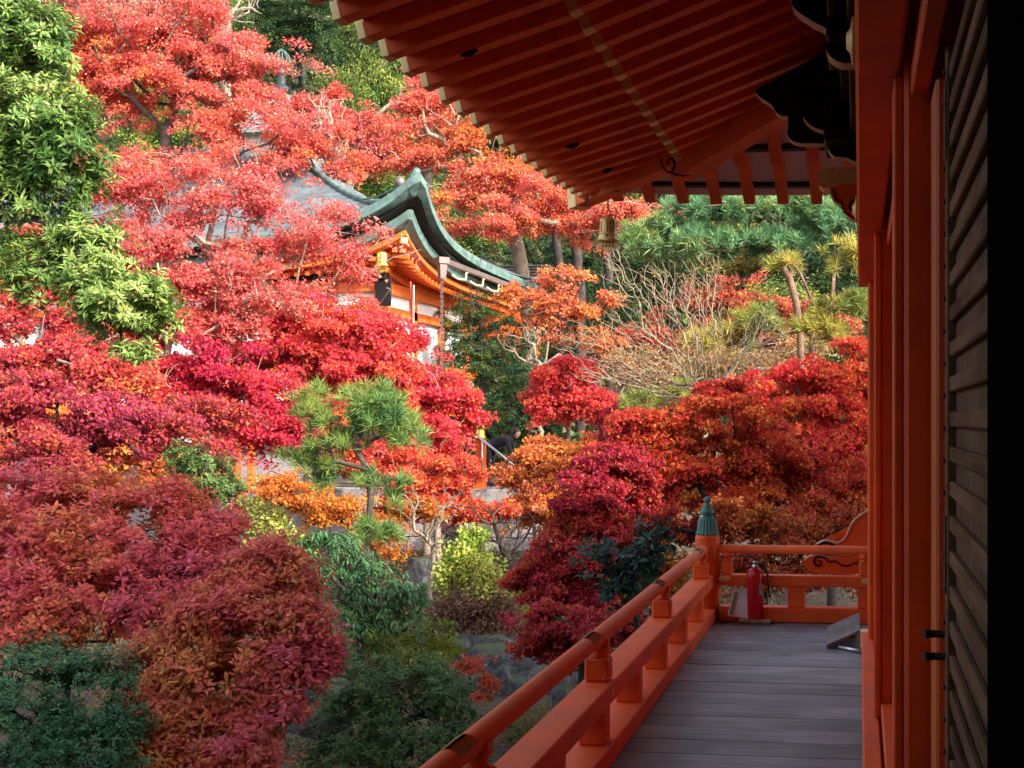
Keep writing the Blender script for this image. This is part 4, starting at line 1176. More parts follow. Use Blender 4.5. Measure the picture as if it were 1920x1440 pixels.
def emit(style, P, O, C, per, L, w, R, tri=False):
    """leaves of each cluster -> arrays"""
    n = len(P); m = n * per
    Pc = np.repeat(P, per, 0); Oc = np.repeat(O, per, 0); Cc = np.repeat(C, per, 0)
    up = np.array([0, 0, 1.])
    Ls = L * rng.uniform(.55, 1.35, m); Ws = w * rng.uniform(.75, 1.25, m)
    if style == 'pad':                       # flat maple sprays
        pn = up * 1.0 + O * np.array([.45, .45, .15]) + rng.normal(size=(n, 3)) * .16
        pn /= np.linalg.norm(pn, axis=1, keepdims=True); PN = np.repeat(pn, per, 0)
        a = np.cross(PN, np.array([.3, .9, .1])); a /= np.linalg.norm(a, axis=1, keepdims=True); b = np.cross(PN, a)
        rr = np.repeat(R * rng.uniform(.6, 1.35, n), per)
        an = rng.random(m) * 2 * np.pi; r = np.sqrt(rng.random(m)) * rr
        el = np.repeat(rng.uniform(.6, 1.0, n), per)
        rad = a * (np.cos(an))[:, None] + b * (np.sin(an) * el)[:, None]
        pos = Pc + rad * r[:, None] + PN * (rng.normal(size=m) * R * .20 - (r / rr) ** 2 * R * .25)[:, None]
        D = rad * .8 + rnd_unit(m) * 1.0 - up * .15
        N = PN * .75 + rnd_unit(m) * 1.0
    elif style == 'ros':                     # rosettes of long leaves, pointing out and up
        ax = O * .75 + up * .55 + rng.normal(size=(n, 3)) * .25; ax /= np.linalg.norm(ax, axis=1, keepdims=True)
        A = np.repeat(ax, per, 0); q = rnd_unit(m); q = q - A * (q * A).sum(1, keepdims=True); q /= np.linalg.norm(q, axis=1, keepdims=True)
        el = rng.uniform(-.1, .75, m)[:, None]
        D = q + A * el; N = A - q * el + rng.normal(size=(m, 3)) * .2
        pos = Pc + A * (rng.normal(size=m) * R * .25)[:, None] + q * (rng.random(m) * R * .3)[:, None]
    elif style == 'needle':
        ax = O * .5 + up * .7 + rng.normal(size=(n, 3)) * .25; ax /= np.linalg.norm(ax, axis=1, keepdims=True)
        A = np.repeat(ax, per, 0); q = rnd_unit(m)
        D = q + A * .75; N = rnd_unit(m); pos = Pc - A * (rng.random(m) * R)[:, None]
    elif style == 'droop':
        ax = up + rng.normal(size=(n, 3)) * .3; A = np.repeat(ax, per, 0)
        an = rng.random(m) * 2 * np.pi; q = np.stack([np.cos(an), np.sin(an), np.zeros(m)], 1)
        D = q - up * rng.uniform(.1, 1.1, m)[:, None]; N = up * .8 + q * .5 + rng.normal(size=(m, 3)) * .15
        pos = Pc + q * (rng.random(m) * R * .35)[:, None] + rng.normal(size=(m, 3)) * R * .2
    elif style == 'ball':                    # loose round clumps (distant broadleaf)
        q = rnd_unit(m); pos = Pc + q * (rng.random(m) ** .4 * np.repeat(R * rng.uniform(.6, 1.3, n), per))[:, None]
        D = rnd_unit(m) + q * .5; N = rnd_unit(m) + up * .5 + q * .4
    elif style == 'spray':                   # cedar: hanging flat sprays
        q = rnd_unit(m); pos = Pc + q * np.array([1, 1, .45]) * (rng.random(m) ** .5 * np.repeat(R * rng.uniform(.6, 1.3, n), per))[:, None]
        D = O.repeat(per, 0) * np.array([1, 1, .2]) + rnd_unit(m) * .7 - up * .25; N = rnd_unit(m) * .6 + up
    if len(PALB): 
        pb_ = np.array(PALB[0]); sw = rng.random(m) < .36; Cc[sw] = pb_[rng.integers(0, len(pb_), sw.sum())]
    Cc = Cc * (1 + rng.normal(size=(m, 1)) * .22) * (1 + rng.normal(size=(m, 3)) * .09)
    return leaf_mesh('c', pos, D, N, Ls, Ws, np.clip(Cc, .002, .95), tri=tri)

def px_lobes(spec):
    """(u, v, depth, ru, rv[, rd]) in photo pixels -> world ellipsoids"""
    out = []
    for s in spec:
        u, v, d, ru, rv = s[:5]; rx = ru * d / FPX; rz = rv * d / FPX; ry = s[5] if len(s) > 5 else (rx + rz) * .45
        out.append((tuple(W(u, v, d)), rx, ry, rz))
    return out
COUNT = [0]
def plant(name, label, cat, base, lobes, style, palette, clusters, per, L, w, R, bark=BARK, rbase=.1, rtip=.006, leaf=LEAF, group=None,
          freq=.5, spread=.4, lean=(0, 0), trunk=None, zcut=-.55, branches=1.0, extra_twigs=0, droop=0., shell=.55, jit=.08, tri=None, tiers=None, stems=None, thr=-.04, dens=1.0):
    lob = px_lobes(lobes) if len(lobes[0]) >= 5 else lobes
    cen = np.mean([l[0] for l in lob], axis=0); zlow = min(l[0][2] - l[3] for l in lob)
    if base is None: base = (cen[0], cen[1])
    if len(base) == 2: base = (base[0], base[1], ground_z(base[0], base[1]) - .05)
    e = empty(name, base, label, cat, group)
    dist = math.hypot(cen[0], cen[1]); rm = float(np.mean([l[1] for l in lob]))
    if tri is None: tri = dist > 14 and style in ('pad', 'ball', 'spray')
    if style == 'pad':
        if tri: per = int(per * 1.9); L *= .80; w *= .95
        n_ = int(clusters * 2.9 * dens)
        sub = []
        for l in lob:
            for q in range(15):
                d_ = rnd_unit(1)[0]; d_[2] = abs(d_[2]) if d_[2] < -.75 else d_[2]
                c_ = np.array(l[0]) + d_ * np.array(l[1:]) * np.array([1.22, 1.1, 1.25]) * rng.uniform(.2, 1.05)
                a_ = rng.uniform(.16, .46); sub.append((tuple(c_), l[1] * a_, l[2] * a_, l[3] * rng.uniform(.10, .28)))
        P, O = lobe_points(sub, int(n_ * 1.3), .1, -1, soft=.25)
        P3, O3 = lobe_points([(l[0], l[1] * 1.15, l[2] * 1.1, l[3] * 1.15) for l in lob], int(n_ * .30), .4, -1, soft=.30); P = np.concatenate([P, P3]); O = np.concatenate([O, O3])
        cl = np.array(lob[0][0]); O = P - cen; O = O / (np.linalg.norm(O, axis=1, keepdims=True) + 1e-6)
        P, O = carve(P, O, 1.5 / rm, thr)
        P, O = P[:n_ * 3], O[:n_ * 3]
        per = max(8, int(per * .40)); R *= .60; L *= .93; w *= .93
        branches *= .45
    else:
        P, O = lobe_points(lob, int(clusters * 1.5), shell, zcut)
        if style in ('ros', 'droop', 'needle', 'ball'): P, O = carve(P, O, 1.3 / rm, .0 if style == 'needle' else -.16, 1.4)
    C = pal_pick(P, palette, freq, spread, seed=rng.random() * 50)
    PALB[:] = [palette] if style == 'pad' else []
    V, Cc = emit(style, P, O, C, per, L, w, R, tri); PALB[:] = []
    cr = quads_to_obj('crown', V, Cc, leaf, e, tuple(cen), 3 if tri else 4); COUNT[0] += len(V) // 3 if tri else len(V) // 2
    if trunk is None:
        fork = np.array([base[0] * .45 + cen[0] * .55 + lean[0], base[1] * .45 + cen[1] * .55 + lean[1], max(base[2] + .25, zlow * .7 + cen[2] * .3)])
        mid = (np.array(base) + fork) / 2 + rng.normal(size=3) * np.array([.08, .08, 0])
        trunk = [base, tuple(mid), tuple(fork)]
    if stems: trunk = [base, (base[0], base[1], base[2] + stems)]
    if style == 'pad' and not extra_twigs: extra_twigs = 120
    nb = int(len(P) * branches); T = P[rng.permutation(len(P))[:nb]] - np.array([0, 0, R * .25])
    if extra_twigs:
        P2, _ = lobe_points([(l[0], l[1] * 1.12, l[2] * 1.12, l[3] * 1.15) for l in lob], extra_twigs, .8, zcut); T = np.concatenate([T, P2 * 1.0])
    sk = skeleton(trunk, T, rtip, rbase, jit=jit, droop=droop)
    skel_mesh('trunk', sk, bark, e, base)
    return e
def bare(name, label, base, lobes, n, bark, rbase, rtip=.004, trunk=None, jit=.14, group='leafless trees', step=.22, pw=.3):
    lob = px_lobes(lobes); cen = np.mean([l[0] for l in lob], axis=0); zlow = min(l[0][2] - l[3] for l in lob)
    if len(base) == 2: base = (base[0], base[1], ground_z(base[0], base[1]) - .05)
    e = empty(name, base, label, 'tree', group)
    T, _ = lobe_points(lob, n, .35, -1)
    if trunk is None: trunk = [base, tuple((np.array(base) * .6 + np.array([cen[0], cen[1], zlow]) * .4)), (base[0] * .4 + cen[0] * .6, base[1] * .4 + cen[1] * .6, zlow * .8 + cen[2] * .2)]
    sk = skeleton(trunk, T, rtip, rbase, jit=jit, step=step, pw=pw)
    skel_mesh('trunk', sk, bark, e, base); return e
def G(u, d, v=1100):            # ground spot below photo column u at depth d
    p = W(u, v, d); return (p.x, p.y)

BARKT = stonemat('bark_tan', (.17, .115, .07), (.32, .23, .145), (.48, .37, .25), 4.0)
# palettes (linear base colours)
PINKRED = [(.74, .25, .06), (.70, .145, .08), (.68, .12, .10), (.68, .15, .14), (.62, .10, .11)]
SCARLET = [(.74, .17, .06), (.74, .09, .07), (.70, .07, .09), (.66, .07, .14)]
CORAL = [(.74, .34, .06), (.72, .21, .09), (.70, .15, .11), (.68, .14, .13)]
ORANGE = [(.74, .42, .06), (.74, .31, .07), (.72, .22, .09), (.66, .16, .11)]
GOLDEN = [(.74, .46, .06), (.74, .37, .04), (.70, .26, .04)]
CRIM = [(.46, .07, .03), (.50, .035, .05), (.45, .03, .07), (.38, .025, .06)]
MAGENTA = [(.50, .20, .07), (.56, .10, .06), (.52, .06, .08), (.46, .05, .11), (.34, .05, .09)]
RUSSDK = [(.48, .19, .03), (.44, .11, .03), (.40, .05, .03), (.34, .03, .03)]
GREENY = [(.13, .22, .04), (.24, .33, .08), (.32, .41, .12), (.20, .29, .09)]
GREEND = [(.025, .07, .022), (.045, .11, .035), (.07, .15, .05)]
GREENB = [(.05, .13, .05), (.08, .19, .07), (.13, .25, .09)]
GREENM = [(.05, .10, .02), (.10, .17, .035), (.16, .23, .05)]
YELLOWG = [(.26, .36, .05), (.38, .46, .08), (.50, .50, .10), (.28, .26, .08)]
PINEG = [(.06, .15, .06), (.11, .23, .08), (.20, .30, .07), (.33, .36, .08)]
PINEY = [(.18, .25, .06), (.40, .37, .07), (.58, .45, .09)]
FOREST = [(.014, .040, .020), (.026, .065, .028), (.055, .10, .034), (.10, .15, .04)]
FORESTY = [(.04, .08, .025), (.09, .16, .03), (.17, .23, .04), (.25, .26, .05)]
DRYB = [(.18, .09, .06), (.26, .12, .09), (.20, .13, .07)]

# ================================================================== THE GARDEN
# --- left foreground evergreen with rosettes, sunlit
p0 = W(-260, 1100, 15.5)
plant('broadleaf_evergreen', 'tall light green broadleaf tree with rosette leaves at the left edge', 'tree', (p0.x, p0.y),
      [(30, 60, 15.5, 120, 90), (-40, 140, 15.8, 130, 110), (60, 200, 15.3, 110, 80), (110, 300, 15.2, 100, 80), (-60, 300, 15.6, 130, 130), (40, 370, 15.4, 130, 70), (190, 490, 15.0, 90, 55), (100, 520, 15.2, 100, 70), (270, 560, 14.9, 65, 50), (230, 610, 15.1, 80, 45), (180, 360, 15.1, 50, 45), (290, 610, 14.9, 45, 35), (80, 110, 15.4, 70, 60), (250, 660, 14.9, 55, 20), (30, 480, 15.4, 90, 50), (150, 440, 15.1, 80, 50), (-20, 30, 15.7, 90, 80), (10, 250, 15.4, 100, 80), (120, 240, 15.1, 60, 60), (200, 560, 14.8, 100, 60)],
      'ros', [(.06, .13, .025), (.14, .23, .045), (.23, .33, .08), (.32, .41, .11)], 3500, 17, .090, .027, .12, BARKD, .075, .005, LEAFG, freq=.9, zcut=-.75, branches=.5,
      trunk=[(p0.x, p0.y, -2), tuple(W(-250, 760, 15.6)), tuple(W(-200, 560, 15.6)), tuple(W(-120, 400, 15.6)), tuple(W(-60, 200, 15.6))])
# --- red maples
plant('red_maple', 'huge coral red maple crown rising above the copper roof at upper left', 'tree', G(330, 40),
      [(200, 60, 40, 130, 75), (330, 90, 40, 150, 90), (430, 170, 40, 130, 70), (180, 170, 39.5, 90, 60), (300, 180, 39.5, 120, 60), (480, 250, 39, 110, 45), (560, 280, 39, 90, 45), (230, 300, 39, 110, 45), (140, 110, 39, 70, 80), (310, 20, 41, 130, 50), (620, 310, 39, 70, 40)],
      'pad', PINKRED + [(.55, .30, .22)], 640, 145, .105, .082, .62, BARK, .18, .012, freq=.28, group='red maples', branches=.5,
      trunk=[(*G(330, 40), ground_z(*G(330, 40))), tuple(W(340, 500, 40)), tuple(W(310, 280, 40)), tuple(W(330, 180, 40))])
plant('red_maple', 'pinkish red maple spreading across the copper roof with pale forked trunk', 'tree', G(390, 29),
      [(330, 330, 29, 110, 50), (440, 380, 28.5, 130, 45), (300, 400, 29, 90, 35), (560, 430, 28.5, 120, 45), (640, 470, 28.2, 100, 40), (470, 470, 28.5, 100, 35), (620, 400, 29, 80, 30), (530, 540, 28.3, 130, 35), (650, 540, 28, 80, 35), (230, 360, 29, 60, 30), (680, 590, 28, 60, 22), (410, 310, 29.5, 110, 30), (200, 420, 29, 70, 40), (360, 440, 28.6, 80, 35), (500, 330, 29.3, 80, 30)],
      'pad', PINKRED[1:] + [(.50, .28, .20)], 400, 72, .092, .07, .50, BARKP, .12, .006, freq=.4, group='red maples', extra_twigs=420, branches=1.6, thr=.10,
      trunk=[(*G(400, 29), ground_z(*G(400, 29))), tuple(W(395, 700, 29)), tuple(W(412, 600, 29)), tuple(W(425, 520, 29))])
plant('red_maple', 'bright scarlet maple in front of the white hall wall', 'tree', G(560, 27),
      [(600, 620, 27, 110, 40), (520, 660, 27, 90, 30), (680, 680, 27, 85, 50), (640, 740, 27, 70, 40), (480, 610, 27.3, 60, 30), (710, 640, 27, 50, 40), (740, 700, 27, 45, 50), (560, 600, 27.2, 90, 35), (760, 640, 27.4, 25, 30), (590, 690, 27, 70, 25), (450, 570, 27.4, 60, 30), (690, 600, 27, 60, 30), (660, 650, 27, 80, 30)],
      'pad', SCARLET, 430, 100, .095, .075, .36, BARKP, .10, .007, freq=.6, group='red maples', extra_twigs=60)
plant('red_maple', 'pink red maple with spreading sprays left of the white wall panel', 'tree', G(420, 25),
      [(400, 690, 25, 90, 45), (480, 740, 25, 80, 40), (330, 740, 25, 80, 40), (520, 790, 25, 80, 35), (420, 770, 25, 90, 40), (260, 640, 26, 70, 40), (560, 830, 25, 60, 35), (600, 780, 25, 50, 35), (460, 830, 25, 80, 35), (280, 700, 25.5, 80, 40)],
      'pad', [(.70, .10, .06), (.68, .055, .075), (.60, .04, .10), (.46, .025, .09)], 330, 100, .09, .07, .34, BARKP, .09, .007, freq=.5, group='red maples')
plant('red_maple', 'dark magenta maple in half shade at the left edge', 'tree', G(150, 20),
      [(60, 760, 20, 120, 60), (200, 800, 20, 110, 55), (330, 830, 20, 90, 45), (80, 850, 19.5, 120, 45), (-60, 800, 20, 100, 90), (380, 770, 20.5, 80, 35)],
      'pad', MAGENTA, 420, 95, .08, .06, .30, BARKD, .10, .006, freq=.6, group='red maples')
plant('red_maple', 'orange and red maple glimpsed behind the left evergreen tree', 'tree', G(40, 23),
      [(40, 480, 23, 90, 60), (20, 600, 23, 100, 60), (130, 640, 23, 110, 50), (60, 690, 23, 120, 50), (180, 690, 22.5, 90, 40), (240, 700, 23, 60, 40)],
      'pad', [(.72, .26, .07), (.66, .12, .08), (.58, .07, .08), (.50, .06, .09)], 260, 95, .09, .07, .36, BARKP, .10, .007, freq=.5, group='red maples', extra_twigs=100)
plant('red_maple', 'lacy rose red maple veiling the left end of the far hall', 'tree', G(300, 25.5),
      [(280, 470, 25.5, 90, 40), (200, 540, 25.5, 70, 40), (350, 540, 25.5, 90, 35), (300, 600, 25.5, 90, 35), (430, 520, 25.5, 80, 35), (400, 620, 25.5, 80, 30), (180, 640, 25.5, 70, 40), (500, 560, 25.5, 70, 30)],
      'pad', PINKRED[1:] + [(.50, .26, .18)], 330, 70, .085, .065, .40, BARKP, .07, .006, freq=.5, group='red maples', extra_twigs=220, branches=1.4, thr=-.05)
plant('red_maple', 'scarlet maple with ragged right edge beside the dark grove', 'tree', G(800, 28),
      [(790, 730, 28, 70, 50), (840, 780, 28, 50, 50), (770, 800, 28, 60, 50), (820, 840, 28, 70, 35), (730, 850, 27.5, 70, 45), (850, 740, 28.3, 25, 35)],
      'pad', SCARLET, 300, 95, .095, .075, .36, BARKP, .09, .007, freq=.6, group='red maples')
plant('red_maple', 'salmon orange maple above the stone wall left of the handrail', 'tree', G(830, 26),
      [(810, 890, 26, 80, 40), (840, 905, 26, 45, 40), (760, 930, 25.5, 70, 35), (850, 950, 26, 60, 28), (700, 870, 26, 60, 40), (900, 960, 26, 50, 22)],
      'pad', [(.70, .26, .06), (.70, .16, .07), (.66, .10, .07), (.60, .06, .05)], 240, 85, .085, .065, .32, BARKP, .07, .006, freq=.7, group='red maples', extra_twigs=120)
plant('golden_maple', 'golden orange maple under the small pine', 'tree', G(640, 24),
      [(560, 940, 24, 70, 30), (640, 960, 24, 80, 30), (720, 1010, 23.5, 50, 35), (500, 920, 24, 60, 30), (780, 960, 24, 50, 30)],
      'pad', [(.72, .36, .05), (.70, .26, .05), (.60, .17, .05)], 130, 70, .085, .065, .30, BARKD, .07, .006, freq=.7, group='golden maples')
plant('golden_maple', 'amber maple glowing low on the far left behind the magenta maple', 'tree', G(200, 24),
      [(240, 850, 24, 90, 40), (130, 900, 24, 80, 40), (330, 900, 24, 60, 30), (290, 800, 24.5, 60, 30)],
      'pad', ORANGE, 190, 80, .085, .065, .34, BARKD, .07, .006, freq=.7, group='golden maples')
plant('golden_maple', 'salmon and amber maple right of the handrail', 'tree', G(1070, 27),
      [(1050, 850, 27, 90, 25), (1120, 870, 27, 80, 35), (1030, 880, 27, 40, 30), (1050, 925, 26.5, 60, 32), (1080, 960, 26, 60, 35), (1015, 852, 27, 50, 18), (970, 960, 26.5, 60, 28), (960, 890, 27, 30, 22), (985, 905, 27, 30, 16)],
      'pad', [(.72, .40, .05), (.72, .28, .05), (.70, .22, .10), (.66, .18, .11)], 330, 90, .085, .065, .32, BARKP, .09, .006, freq=.6, group='golden maples', extra_twigs=60)
plant('red_maple', 'small round scarlet maple standing before the dark grove', 'tree', G(1070, 31),
      [(1060, 720, 29.5, 55, 42), (1025, 760, 29.5, 40, 30), (1100, 755, 29.5, 45, 35), (1075, 690, 29.5, 35, 22)],
      'pad', SCARLET, 230, 95, .10, .08, .34, BARKP, .05, .007, freq=.6, group='red maples')
plant('red_maple', 'crimson maple drooping behind the small scarlet one', 'tree', G(1150, 27),
      [(1165, 800, 27, 45, 35), (1210, 800, 27, 45, 35), (1150, 850, 27, 40, 22)],
      'pad', CRIM, 130, 85, .085, .065, .30, BARKD, .06, .006, freq=.7, group='red maples', extra_twigs=60)
# background orange-red band behind hall
plant('red_maple', 'coral and orange maple with writhing branches right of the roof corner', 'tree', G(900, 46),
      [(800, 200, 46, 70, 40), (880, 260, 46, 90, 40), (960, 320, 45, 90, 40), (780, 290, 46, 80, 35), (900, 350, 45, 110, 35), (1010, 380, 44, 90, 40), (1080, 420, 44, 80, 40), (960, 420, 44, 70, 35), (740, 250, 46, 50, 30), (1180, 400, 43, 80, 30), (880, 420, 44.5, 60, 30)],
      'pad', CORAL, 470, 100, .11, .085, .60, BARKP, .26, .012, freq=.3, group='red maples', extra_twigs=220, branches=.7,
      trunk=[(*G(1000, 46), ground_z(*G(1000, 46))), tuple(W(990, 560, 46)), tuple(W(960, 420, 46)), tuple(W(900, 330, 46))])
plant('red_maple', 'orange red maple bough hanging before the tree trunks', 'tree', G(1175, 32),
      [(1040, 530, 31, 60, 30), (1000, 580, 31, 55, 32), (1090, 580, 31, 60, 35), (1070, 630, 31, 60, 25), (960, 555, 31, 40, 22), (1130, 640, 31, 35, 25)],
      'pad', ORANGE[1:], 140, 55, .095, .075, .36, BARK, .06, .008, freq=.5, group='red maples', extra_twigs=200, thr=.15)
plant('red_maple', 'pale russet red maple filling between roof and hillside', 'tree', G(650, 55),
      [(640, 230, 55, 70, 40), (700, 280, 55, 80, 40), (600, 200, 56, 60, 30), (820, 170, 55, 60, 40), (560, 220, 56, 60, 30)],
      'pad', PINKRED[1:], 200, 70, .16, .12, .7, BARKP, .2, .014, freq=.3, group='red maples', extra_twigs=200)
# --- right hand maples
plant('red_maple', 'fiery red maple sunlit at the right beside the vermilion column', 'tree', G(1560, 23),
      [(1560, 710, 23, 90, 50), (1480, 730, 23, 80, 45), (1600, 780, 22.5, 70, 60), (1500, 800, 22.5, 90, 50), (1430, 780, 22.5, 60, 45), (1560, 860, 22.5, 90, 50), (1640, 700, 23, 60, 60)],
      'pad', [(.72, .22, .05), (.72, .10, .05), (.70, .05, .05), (.66, .04, .07)], 460, 105, .085, .065, .30, BARKD, .10, .006, freq=.8, group='red maples')
plant('red_maple', 'broad dark red maple in shade beyond the railing', 'tree', G(1340, 16.5),
      [(1260, 800, 16.5, 90, 50), (1350, 770, 16.5, 80, 45), (1180, 850, 16.3, 90, 45), (1420, 850, 16.5, 110, 50), (1300, 870, 16.3, 110, 45), (1520, 880, 16.8, 90, 50), (1140, 930, 16, 70, 40), (1240, 930, 16.2, 80, 40), (1380, 930, 16.2, 90, 40), (1580, 950, 16.8, 60, 45), (1480, 950, 16.4, 80, 40)],
      'pad', [(.60, .19, .03), (.58, .10, .03), (.56, .05, .04), (.48, .03, .045)], 600, 90, .062, .048, .22, BARKD, .07, .0045, freq=.9, group='red maples', extra_twigs=260, thr=.0)
plant('red_maple', 'russet brown maple thicket behind the far railing', 'tree', G(1420, 15),
      [(1360, 990, 15, 110, 40), (1480, 990, 15, 110, 45), (1580, 1010, 15, 80, 50), (1400, 1060, 14.6, 110, 50), (1260, 1000, 15, 70, 40), (1520, 1080, 14.6, 100, 50)],
      'pad', RUSSDK, 260, 70, .058, .045, .22, BARKD, .07, .0045, freq=1.0, group='red maples', extra_twigs=160)
plant('golden_maple', 'amber maple sunlit behind the dark thicket at right', 'tree', G(1480, 24),
      [(1400, 890, 24, 110, 40), (1520, 910, 24, 110, 45), (1320, 920, 24, 90, 40), (1600, 890, 24, 60, 50), (1250, 900, 24.5, 70, 40)],
      'pad', ORANGE, 260, 70, .085, .065, .34, BARKP, .08, .007, freq=.6, group='golden maples', extra_twigs=40)
plant('red_maple', 'deep crimson maple with low sprays left of the corner post', 'tree', G(1130, 15),
      [(1120, 930, 15.2, 70, 40), (1060, 980, 15.2, 55, 30), (1180, 900, 15.4, 60, 35), (1040, 1060, 15.2, 75, 38), (1110, 1050, 15, 60, 35), (990, 1085, 15.3, 40, 25), (1100, 990, 15.1, 70, 40), (1080, 1110, 14.9, 70, 30), (1160, 1000, 15.2, 70, 50), (1150, 860, 15.5, 60, 30)],
      'pad', [(.52, .14, .04), (.50, .07, .04), (.50, .035, .06), (.42, .03, .07)], 400, 95, .060, .046, .20, BARKD, .06, .0045, freq=1.0, group='red maples', extra_twigs=60)
plant('red_maple', 'low crimson maple sprays beneath the railing above the rocks', 'tree', G(1100, 13.6),
      [(1060, 1165, 14, 75, 25), (1110, 1190, 13.8, 80, 28), (1020, 1215, 14, 60, 26), (1160, 1160, 13.6, 60, 25), (1080, 1225, 13.9, 60, 20)],
      'pad', [(.50, .10, .05), (.50, .05, .06), (.46, .04, .07)], 240, 85, .055, .042, .18, BARKD, .045, .004, freq=1.0, group='red maples')
plant('golden_maple', 'amber leaved bush in the shade left of the veranda post', 'bush', G(1160, 16.5),
      [(1150, 1090, 16.5, 90, 50), (1210, 1010, 16.5, 70, 50), (1090, 1120, 16.5, 70, 40), (1230, 1080, 16, 60, 60)],
      'pad', [(.50, .26, .03), (.46, .17, .03), (.40, .09, .03)], 190, 70, .06, .046, .22, BARKD, .05, .005, freq=.8, group='golden maples', extra_twigs=100)
plant('evergreen_shrub', 'dark glossy green shrub just left of the veranda post', 'shrub', G(1190, 12.3),
      [(1200, 1060, 12.3, 55, 60), (1160, 1090, 12.3, 60, 40), (1120, 1040, 12.4, 45, 20), (1230, 1010, 12.2, 35, 40), (1180, 1130, 12.2, 60, 40)],
      'ros', [(.015, .045, .03), (.025, .065, .045), (.05, .10, .075)], 150, 11, .085, .036, .09, BARKD, .03, .004, LEAFG, freq=1.5, group='evergreen shrubs')
# --- lower left shrubs in shade
plant('enkianthus_shrub', 'wide red leaved shrub in shade at the left edge', 'shrub', G(160, 12.2),
      [(40, 930, 12.6, 120, 60), (170, 930, 12.5, 110, 60), (290, 950, 12.4, 100, 60), (390, 1000, 12.3, 90, 60), (100, 1010, 12.1, 140, 70), (250, 1040, 12, 130, 70), (-60, 1040, 12.3, 120, 130), (40, 1090, 11.8, 120, 70), (370, 1090, 11.8, 110, 70), (170, 1120, 11.6, 130, 70), (280, 1150, 11.5, 110, 70), (60, 1180, 11.4, 110, 70)],
      'ros', [(.66, .24, .08), (.68, .16, .10), (.68, .12, .12), (.64, .12, .18)], 4000, 14, .060, .027, .12, BARKD, .03, .003, freq=1.2, group='red shrubs', zcut=-.7, branches=.35, stems=.4)
plant('enkianthus_shrub', 'orange and pink leaved shrub in shade at lower centre left', 'shrub', G(430, 10.8),
      [(500, 1090, 11.4, 100, 70), (430, 1170, 11, 120, 70), (570, 1180, 11, 75, 60), (500, 1250, 10.8, 120, 60), (380, 1270, 10.7, 120, 60), (310, 1350, 10.4, 100, 50), (440, 1340, 10.5, 110, 50), (540, 1040, 11.5, 70, 40), (590, 1240, 10.9, 50, 45), (280, 1420, 10.2, 110, 50), (420, 1420, 10.2, 110, 50), (300, 1250, 10.9, 80, 60), (530, 1330, 10.5, 50, 30)],
      'ros', [(.68, .30, .08), (.68, .20, .10), (.68, .14, .12), (.64, .12, .19)], 3400, 12, .064, .029, .12, BARKD, .035, .0035, freq=1.0, group='red shrubs', zcut=-.7, branches=.45, stems=.5)
plant('azalea_bush', 'dark blue green azalea bush at the bottom left corner', 'bush', G(120, 10.0),
      [(80, 1270, 10.1, 110, 70), (180, 1270, 10.1, 80, 60), (20, 1350, 9.8, 110, 80), (230, 1360, 9.9, 60, 60), (150, 1370, 9.8, 100, 70), (-60, 1330, 10, 90, 90), (60, 1430, 9.5, 120, 60), (190, 1430, 9.6, 80, 60)],
      'ros', [(.03, .10, .05), (.05, .15, .065), (.09, .21, .085)], 2600, 13, .036, .015, .07, BARKD, .025, .003, LEAFG, freq=1.5, group='green bushes', zcut=-.4, branches=.35, stems=.3)
plant('azalea_bush', 'rounded dark green bush at bottom centre below the railing', 'bush', G(740, 12.6),
      [(740, 1310, 12.6, 110, 70), (660, 1340, 12.5, 90, 80), (830, 1330, 12.6, 70, 70), (740, 1400, 12.3, 140, 80), (640, 1430, 12.2, 100, 60), (780, 1260, 12.9, 80, 40), (850, 1410, 12.4, 70, 60), (690, 1260, 13, 60, 40)],
      'ros', [(.04, .10, .025), (.07, .15, .04), (.11, .20, .06), (.16, .23, .08)], 2900, 12, .034, .017, .06, BARKD, .025, .003, LEAFG, freq=1.5, group='green bushes', zcut=-.4, branches=.25, stems=.3)
plant('round_bush', 'round clipped green bush beside the vermilion rail post', 'bush', G(385, 18),
      [(380, 890, 18, 62, 62), (420, 930, 18, 45, 50), (340, 870, 18.2, 40, 40)],
      'ros', GREENM[:2] + [(.12, .19, .06)], 420, 13, .06, .026, .09, BARKD, .05, .005, LEAFG, freq=1.2, group='green bushes', zcut=-.5)
plant('pieris_shrub', 'blue green shrub with drooping narrow leaves at centre left', 'shrub', G(690, 16.5),
      [(700, 1110, 16.5, 80, 55), (640, 1070, 16.8, 80, 50), (760, 1140, 16.3, 50, 55), (610, 1020, 17, 70, 35), (690, 1170, 16.3, 90, 40), (580, 1060, 17, 60, 50)],
      'droop', GREENB, 420, 15, .115, .022, .10, BARKD, .05, .005, LEAFG, freq=1.0, group='evergreen shrubs', extra_twigs=40)
plant('bracken_shrub', 'olive green low shrub on the mossy bank behind the rounded bush', 'shrub', G(640, 17.5),
      [(600, 1150, 17.5, 90, 40), (700, 1210, 17, 100, 30), (560, 1220, 17, 80, 40), (800, 1180, 18, 60, 25)],
      'droop', [(.06, .11, .02), (.11, .15, .025), (.17, .19, .03)], 240, 14, .09, .02, .10, BARKD, .02, .004, LEAFG, freq=1.0, group='evergreen shrubs', stems=.2)
plant('yellow_shrub', 'bright yellow green leafy shrub in a patch of sun', 'shrub', G(500, 20.5),
      [(500, 1000, 20.5, 35, 40), (480, 970, 20.5, 30, 30), (540, 1030, 20.3, 30, 25)],
      'ball', YELLOWG, 90, 45, .07, .045, .16, BARKD, .03, .004, LEAFG, freq=1.0, group='yellow shrubs')
